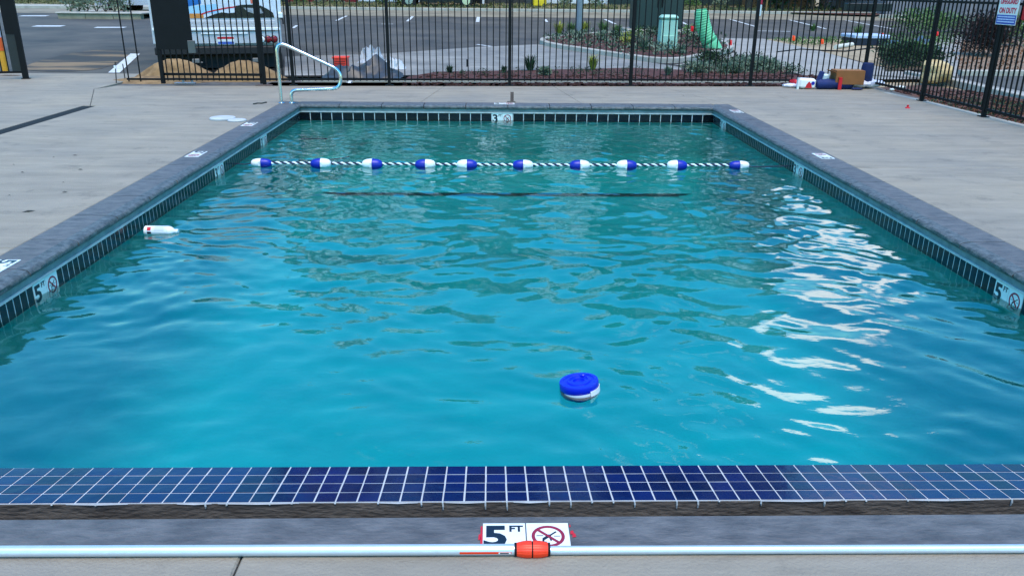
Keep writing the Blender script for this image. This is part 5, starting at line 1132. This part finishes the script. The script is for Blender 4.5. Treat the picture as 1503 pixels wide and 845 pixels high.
# far background on the left: verge shrubs and pale wall
for px, m_, h in ((20, L_SAGE, 1.0), (45, L_MID, 1.0), (70, L_DK, 1.1), (95, L_MID, 1.1), (175, L_MID, 1.2), (198, L_DK, 1.2), (225, L_MID, 1.1), (-10, L_SAGE, 1.1)):
    yy = 44.0; x = on_y(px, 4, yy).x; shrub(x, yy, 1.5, h, m_, ('shrub of the far hedge behind the open gate leaf', 'second shrub of the far hedge on the left', 'dark shrub of the far hedge left of the blue bin', 'green shrub of the far hedge beside the blue bin', 'shrub of the far hedge right of the blue bin', 'dark shrub of the far hedge above the planter end', 'shrub of the far hedge next to the gate shield', 'leftmost shrub of the far hedge')[(20, 45, 70, 95, 175, 198, 225, -10).index(px)], 300, .2, 'far hedge on the left')
kerb('far_path', [(on_y(20, 14, 37).x-5, 38.2), (on_y(230, 14, 37).x, 38.6)], 1.4, .12, 'pale path in front of the far hedge')
# ================================================================ APARTMENT BUILDING across the lot
BY = 45.0; bz = G(BY)+.05
bxl, bxr = BY*az(405, 270), BY*az(1140, 350); BH = 13.6
bld = thing('apartment_building', 'large apartment building with red, teal and tan walls and white garage doors across the lot', 'building', ((bxl+bxr)/2, BY, bz))
def bx_px(px): return on_y(px, 4, BY).x
WRD = simple('wall_red', 110, 18, 22, .8, var=.08); WTL = simple('wall_teal', 26, 48, 46, .85, var=.08); WTN = simple('wall_tan', 70, 62, 46, .85, var=.08); WGR = simple('wall_grey', 52, 52, 50, .85, var=.08)
WDK = simple('wall_dark', 66, 72, 74, .85, var=.08); STN = mat('stone_base', lin(120, 108, 92), .9, scale=3, col2=lin(150, 136, 116), bump=.6); TRIM = simple('trim_white', 214, 216, 216, .6, var=.03)
bays = [(bxl, bx_px(425), WTL), (bx_px(425), bx_px(526), WRD), (bx_px(526), bx_px(690), WTL), (bx_px(690), bx_px(783), WGR), (bx_px(783), bx_px(892), WTL), (bx_px(892), bx_px(1086), WTL), (bx_px(1086), bxr, WTN)]
tops = [12.2, 13.9, 12.8, 13.6, 12.8, 14.0, 14.4]; dep = [.0, -.35, .0, -.3, .05, -.25, -.45]
for (x0_, x1_, m_), h_, d__ in zip(bays, tops, dep):
    wl = obj('wall', MB().box((x0_, BY+d__, bz), (x1_, BY+11, bz+h_)), m_, bld)
    obj('parapet', MB().bbox((x0_-.08, BY+d__-.12, bz+h_), (x1_+.08, BY+11.1, bz+h_+.28), .02), TRIM, wl)
    nb = int(h_/.42)
    for k in range(3): obj('floor_band', MB().box((x0_, BY+d__-.05, bz+3.15+k*3.1), (x1_, BY+d__+.02, bz+3.33+k*3.1)), TRIM, wl)
PANE = mat('sky_mirror_glass', lin(238, 242, 244), .12, var=.03, scale=1, spec=.8)  # near white colour stands for the mirrored sky and white blinds
PDK = mat('window_glass_dark', lin(40, 52, 60), .06, var=.1, scale=1, spec=1.0)
def window(x, z, w_, h_, d__, bars=(2, 1), m_=None):
    f_ = obj('window', MB().box((x-w_/2-.08, BY+d__-.07, z-.08), (x+w_/2+.08, BY+d__+.02, z)).box((x-w_/2-.08, BY+d__-.07, z+h_), (x+w_/2+.08, BY+d__+.02, z+h_+.09)).box((x-w_/2-.08, BY+d__-.07, z), (x-w_/2, BY+d__+.02, z+h_)).box((x+w_/2, BY+d__-.07, z), (x+w_/2+.08, BY+d__+.02, z+h_)), TRIM, bld)
    obj('pane', MB().box((x-w_/2, BY+d__-.03, z), (x+w_/2, BY+d__+.01, z+h_)), m_ or PANE, f_)
    for k in range(1, bars[0]): xx = x-w_/2+w_*k/bars[0]; obj('mullion', MB().box((xx-.03, BY+d__-.06, z), (xx+.03, BY+d__-.031, z+h_)), TRIM, f_)
    for k in range(1, bars[1]): zz = z+h_*k/bars[1]; obj('mullion', MB().box((x-w_/2, BY+d__-.058, zz-.03), (x+w_/2, BY+d__-.032, zz+.03)), TRIM, f_)
def dep_at(x):
    for (x0_, x1_, m_), d__ in zip(bays, dep):
        if x0_ <= x <= x1_: return d__
    return 0
for fl_, z in ((0, 3.9), (1, 7.0), (2, 10.1)):
    for p0_, p1_ in ((446, 466), (493, 518), (534, 574), (580, 624), (700, 738), (796, 840), (846, 888), (960, 990), (1040, 1070), (1086, 1102), (1112, 1135)):
        xa, xb = BY*az(p0_, 215), BY*az(p1_, 215); x = (xa+xb)/2
        if x < bxl+.6 or x > bxr-.5: continue
        big = p0_ in (534, 580, 796, 846, 493)
        zz, hh = (z, 2.1) if big else (z+.6, 1.35)
        window(x, zz+bz, min(xb-xa, 2.6)*.92, hh, dep_at(x), (2, 1 if big else 2), PANE if (big or fl_ == 0 or random.random() < .5) else PDK)
        if big and fl_ > 0 or big and p0_ == 580:
            d__ = dep_at(x); bal = obj('balcony', MB().bbox((x-1.5, BY+d__-1.3, bz+z-.35), (x+1.5, BY+d__, bz+z-.18), .02), WDK, bld)
            obj('railing', MB().box((x-1.5, BY+d__-1.3, bz+z+.75), (x+1.5, BY+d__-1.26, bz+z+.8)), BLACK, bal)
            for k in range(20): pass
            mb = MB(); [mb.box((x-1.5+k*.15, BY+d__-1.29, bz+z-.18), (x-1.48+k*.15, BY+d__-1.27, bz+z+.75)) for k in range(21)]; obj('balusters', mb, BLACK, bal)
# ground floor: garage doors, base, entrance
def gdoor(p0_, p1_, top=2.5, z0_=None, m_=TRIM, segs_=4):
    xa, xb = bx_px(p0_), bx_px(p1_); d__ = dep_at((xa+xb)/2); z0_ = bz if z0_ is None else z0_
    o_ = obj('garage_door', MB().box((xa-.06, BY+d__-.06, z0_), (xb+.06, BY+d__, bz+top)), m_, bld)
    hh = (bz+top-z0_)/segs_
    for k in range(segs_): obj('panel', MB().bbox((xa+.03, BY+d__-.09, z0_+k*hh+.02), (xb-.03, BY+d__-.058, z0_+(k+1)*hh-.02), .01), m_, o_)
gdoor(528, 614, z0_=on_y(570, 3.4, BY).z); gdoor(804, 890, z0_=on_y(850, 6.5, BY).z)
gdoor(712, 745, m_=WGR)
obj('base_course', MB().bbox((bx_px(430), BY-.42, bz-.1), (bx_px(1086), BY-.36, on_y(850, 7, BY-.4).z), .01), STN, bld)
obj('recess_shade', MB().box((bx_px(680), BY-.36, bz-.1), (bx_px(711), BY-.34, bz+2.4)), BLACK, bld); obj('entry_door', MB().bbox((bx_px(770), BY-.36, bz-.1), (bx_px(782), BY-.32, bz+2.2), .01), WDK, bld)  # flat black panel on the wall stands for the shade of an opening
obj('corner_post', MB().box((bx_px(708), BY-.5, bz-.1), (bx_px(711), BY-.37, bz+3)), TRIM, bld)
q = on_y(793, 8, 43); yl = tag(obj('yellow_lift', MB().bbox((on_y(783, 8, 43).x, 43, G(43)+.05), (on_y(802, 8, 43).x, 43.9, 2.6), .04), simple('machine_yellow', 222, 190, 20, .5, var=.1), None, loc=(q.x, 43, G(43))), 'bright yellow cabinet standing before the building', 'cabinet'); yl.name = 'yellow_cabinet'
c3 = on_y(645, 5, 42.5).x; car(c3, 42.4, 0, (90, 60, 64, 'maroon'), 'dark maroon car parked in front of the building')
for k, px in enumerate((440, 470, 500, 560, 590, 830, 870, 940, 1010, 1050)):
    x = on_y(px, 8, 44).x; shrub(x, 44, .6, .4, random.choice((L_SAGE, L_MID)), 'low shrub at the foot of the '+('red wall, left one', 'red wall, middle one', 'red wall, right one', 'left white garage door, left side', 'left white garage door, right side', 'right white garage door, left side', 'right white garage door, right side', 'teal wall behind the light pole', 'teal wall behind the green pipe', 'teal wall at its right end')[k], 100, .14, 'shrubs at the foot of the building')
# bollard, trees and wall on the right
q = on_g(1113, 24); bo_ = thing('bollard', 'white bollard with a red top at the far kerb', 'bollard', q)
obj('post', MB().tube([q, on_y(1115, 7, q.y)], .11, 14), simple('bollard_white', 190, 200, 206, .5), bo_, True); obj('red_band', MB().tube([on_y(1115, 7, q.y), on_y(1117, -6, q.y)], .115, 14), simple('bollard_red', 150, 20, 50, .5), bo_, True)
lab_t = ['dense dark tree right of the teal wall', 'dense dark tree between the bollard and the thin stakes', 'dark leafy tree above the brown mulch bank', 'dark broad tree at the right end of the tree row', 'dark tree behind the row']
for k, (px, h, r) in enumerate(((1098, 4.0, 1.7), (1150, 3.6, 1.5), (1198, 5.8, 2.4), (1240, 5.4, 2.3))):
    x = on_y(px, 15, 41).x; tree(x, 41+k*.3, h, r, L_DK, lab_t[k], 1700, .26, 'dark trees right of the building', trunk_h=.12)
sheet('mulch_bank', gp((1160, 22), (1285, 26), (1310, 20), (1180, 12)), MULCH, .09, 'dark mulch bank under the trees')
for px in (1124, 1192): 
    q = on_g(px, 20); tag(obj('tree_stake', MB().tube([q, q+Vector((0, 0, 2))], .04, 8), simple('stake_wood', 132, 104, 60, .8), None, loc=q), 'pale wooden tree stake left of the dark trees' if px < 1150 else 'pale wooden tree stake among the dark trees', 'stake')
yw = 38.0; xa, xb = on_y(1300, 20, yw).x, 38
gw = thing('garage_block', 'long low grey garage block beyond the right fence', 'building', (xa, yw, G(yw)))
obj('wall', MB().box((xa, yw, G(yw)-.2), (xb, yw+8, 5.2)), simple('garage_grey', 120, 116, 122, .8, var=.06), gw); obj('roof', MB().bbox((xa-.2, yw-.3, 5.2), (xb+.3, yw+8.3, 5.45), .03), WDK, gw)
for k in range(6): obj('garage_door', MB().bbox((xa+1.2+k*2.9, yw-.05, G(yw)-.1), (xa+3.6+k*2.9, yw+.01, G(yw)+2.3), .01), simple('garage_door_grey', 104, 102, 110, .7), gw)
kerb('right_road_kerb', [tuple(on_g(*p).xy) for p in ((1290, 27), (1400, 30), (1503, 38))], .3, .15, 'white kerb in front of the grey garage block')
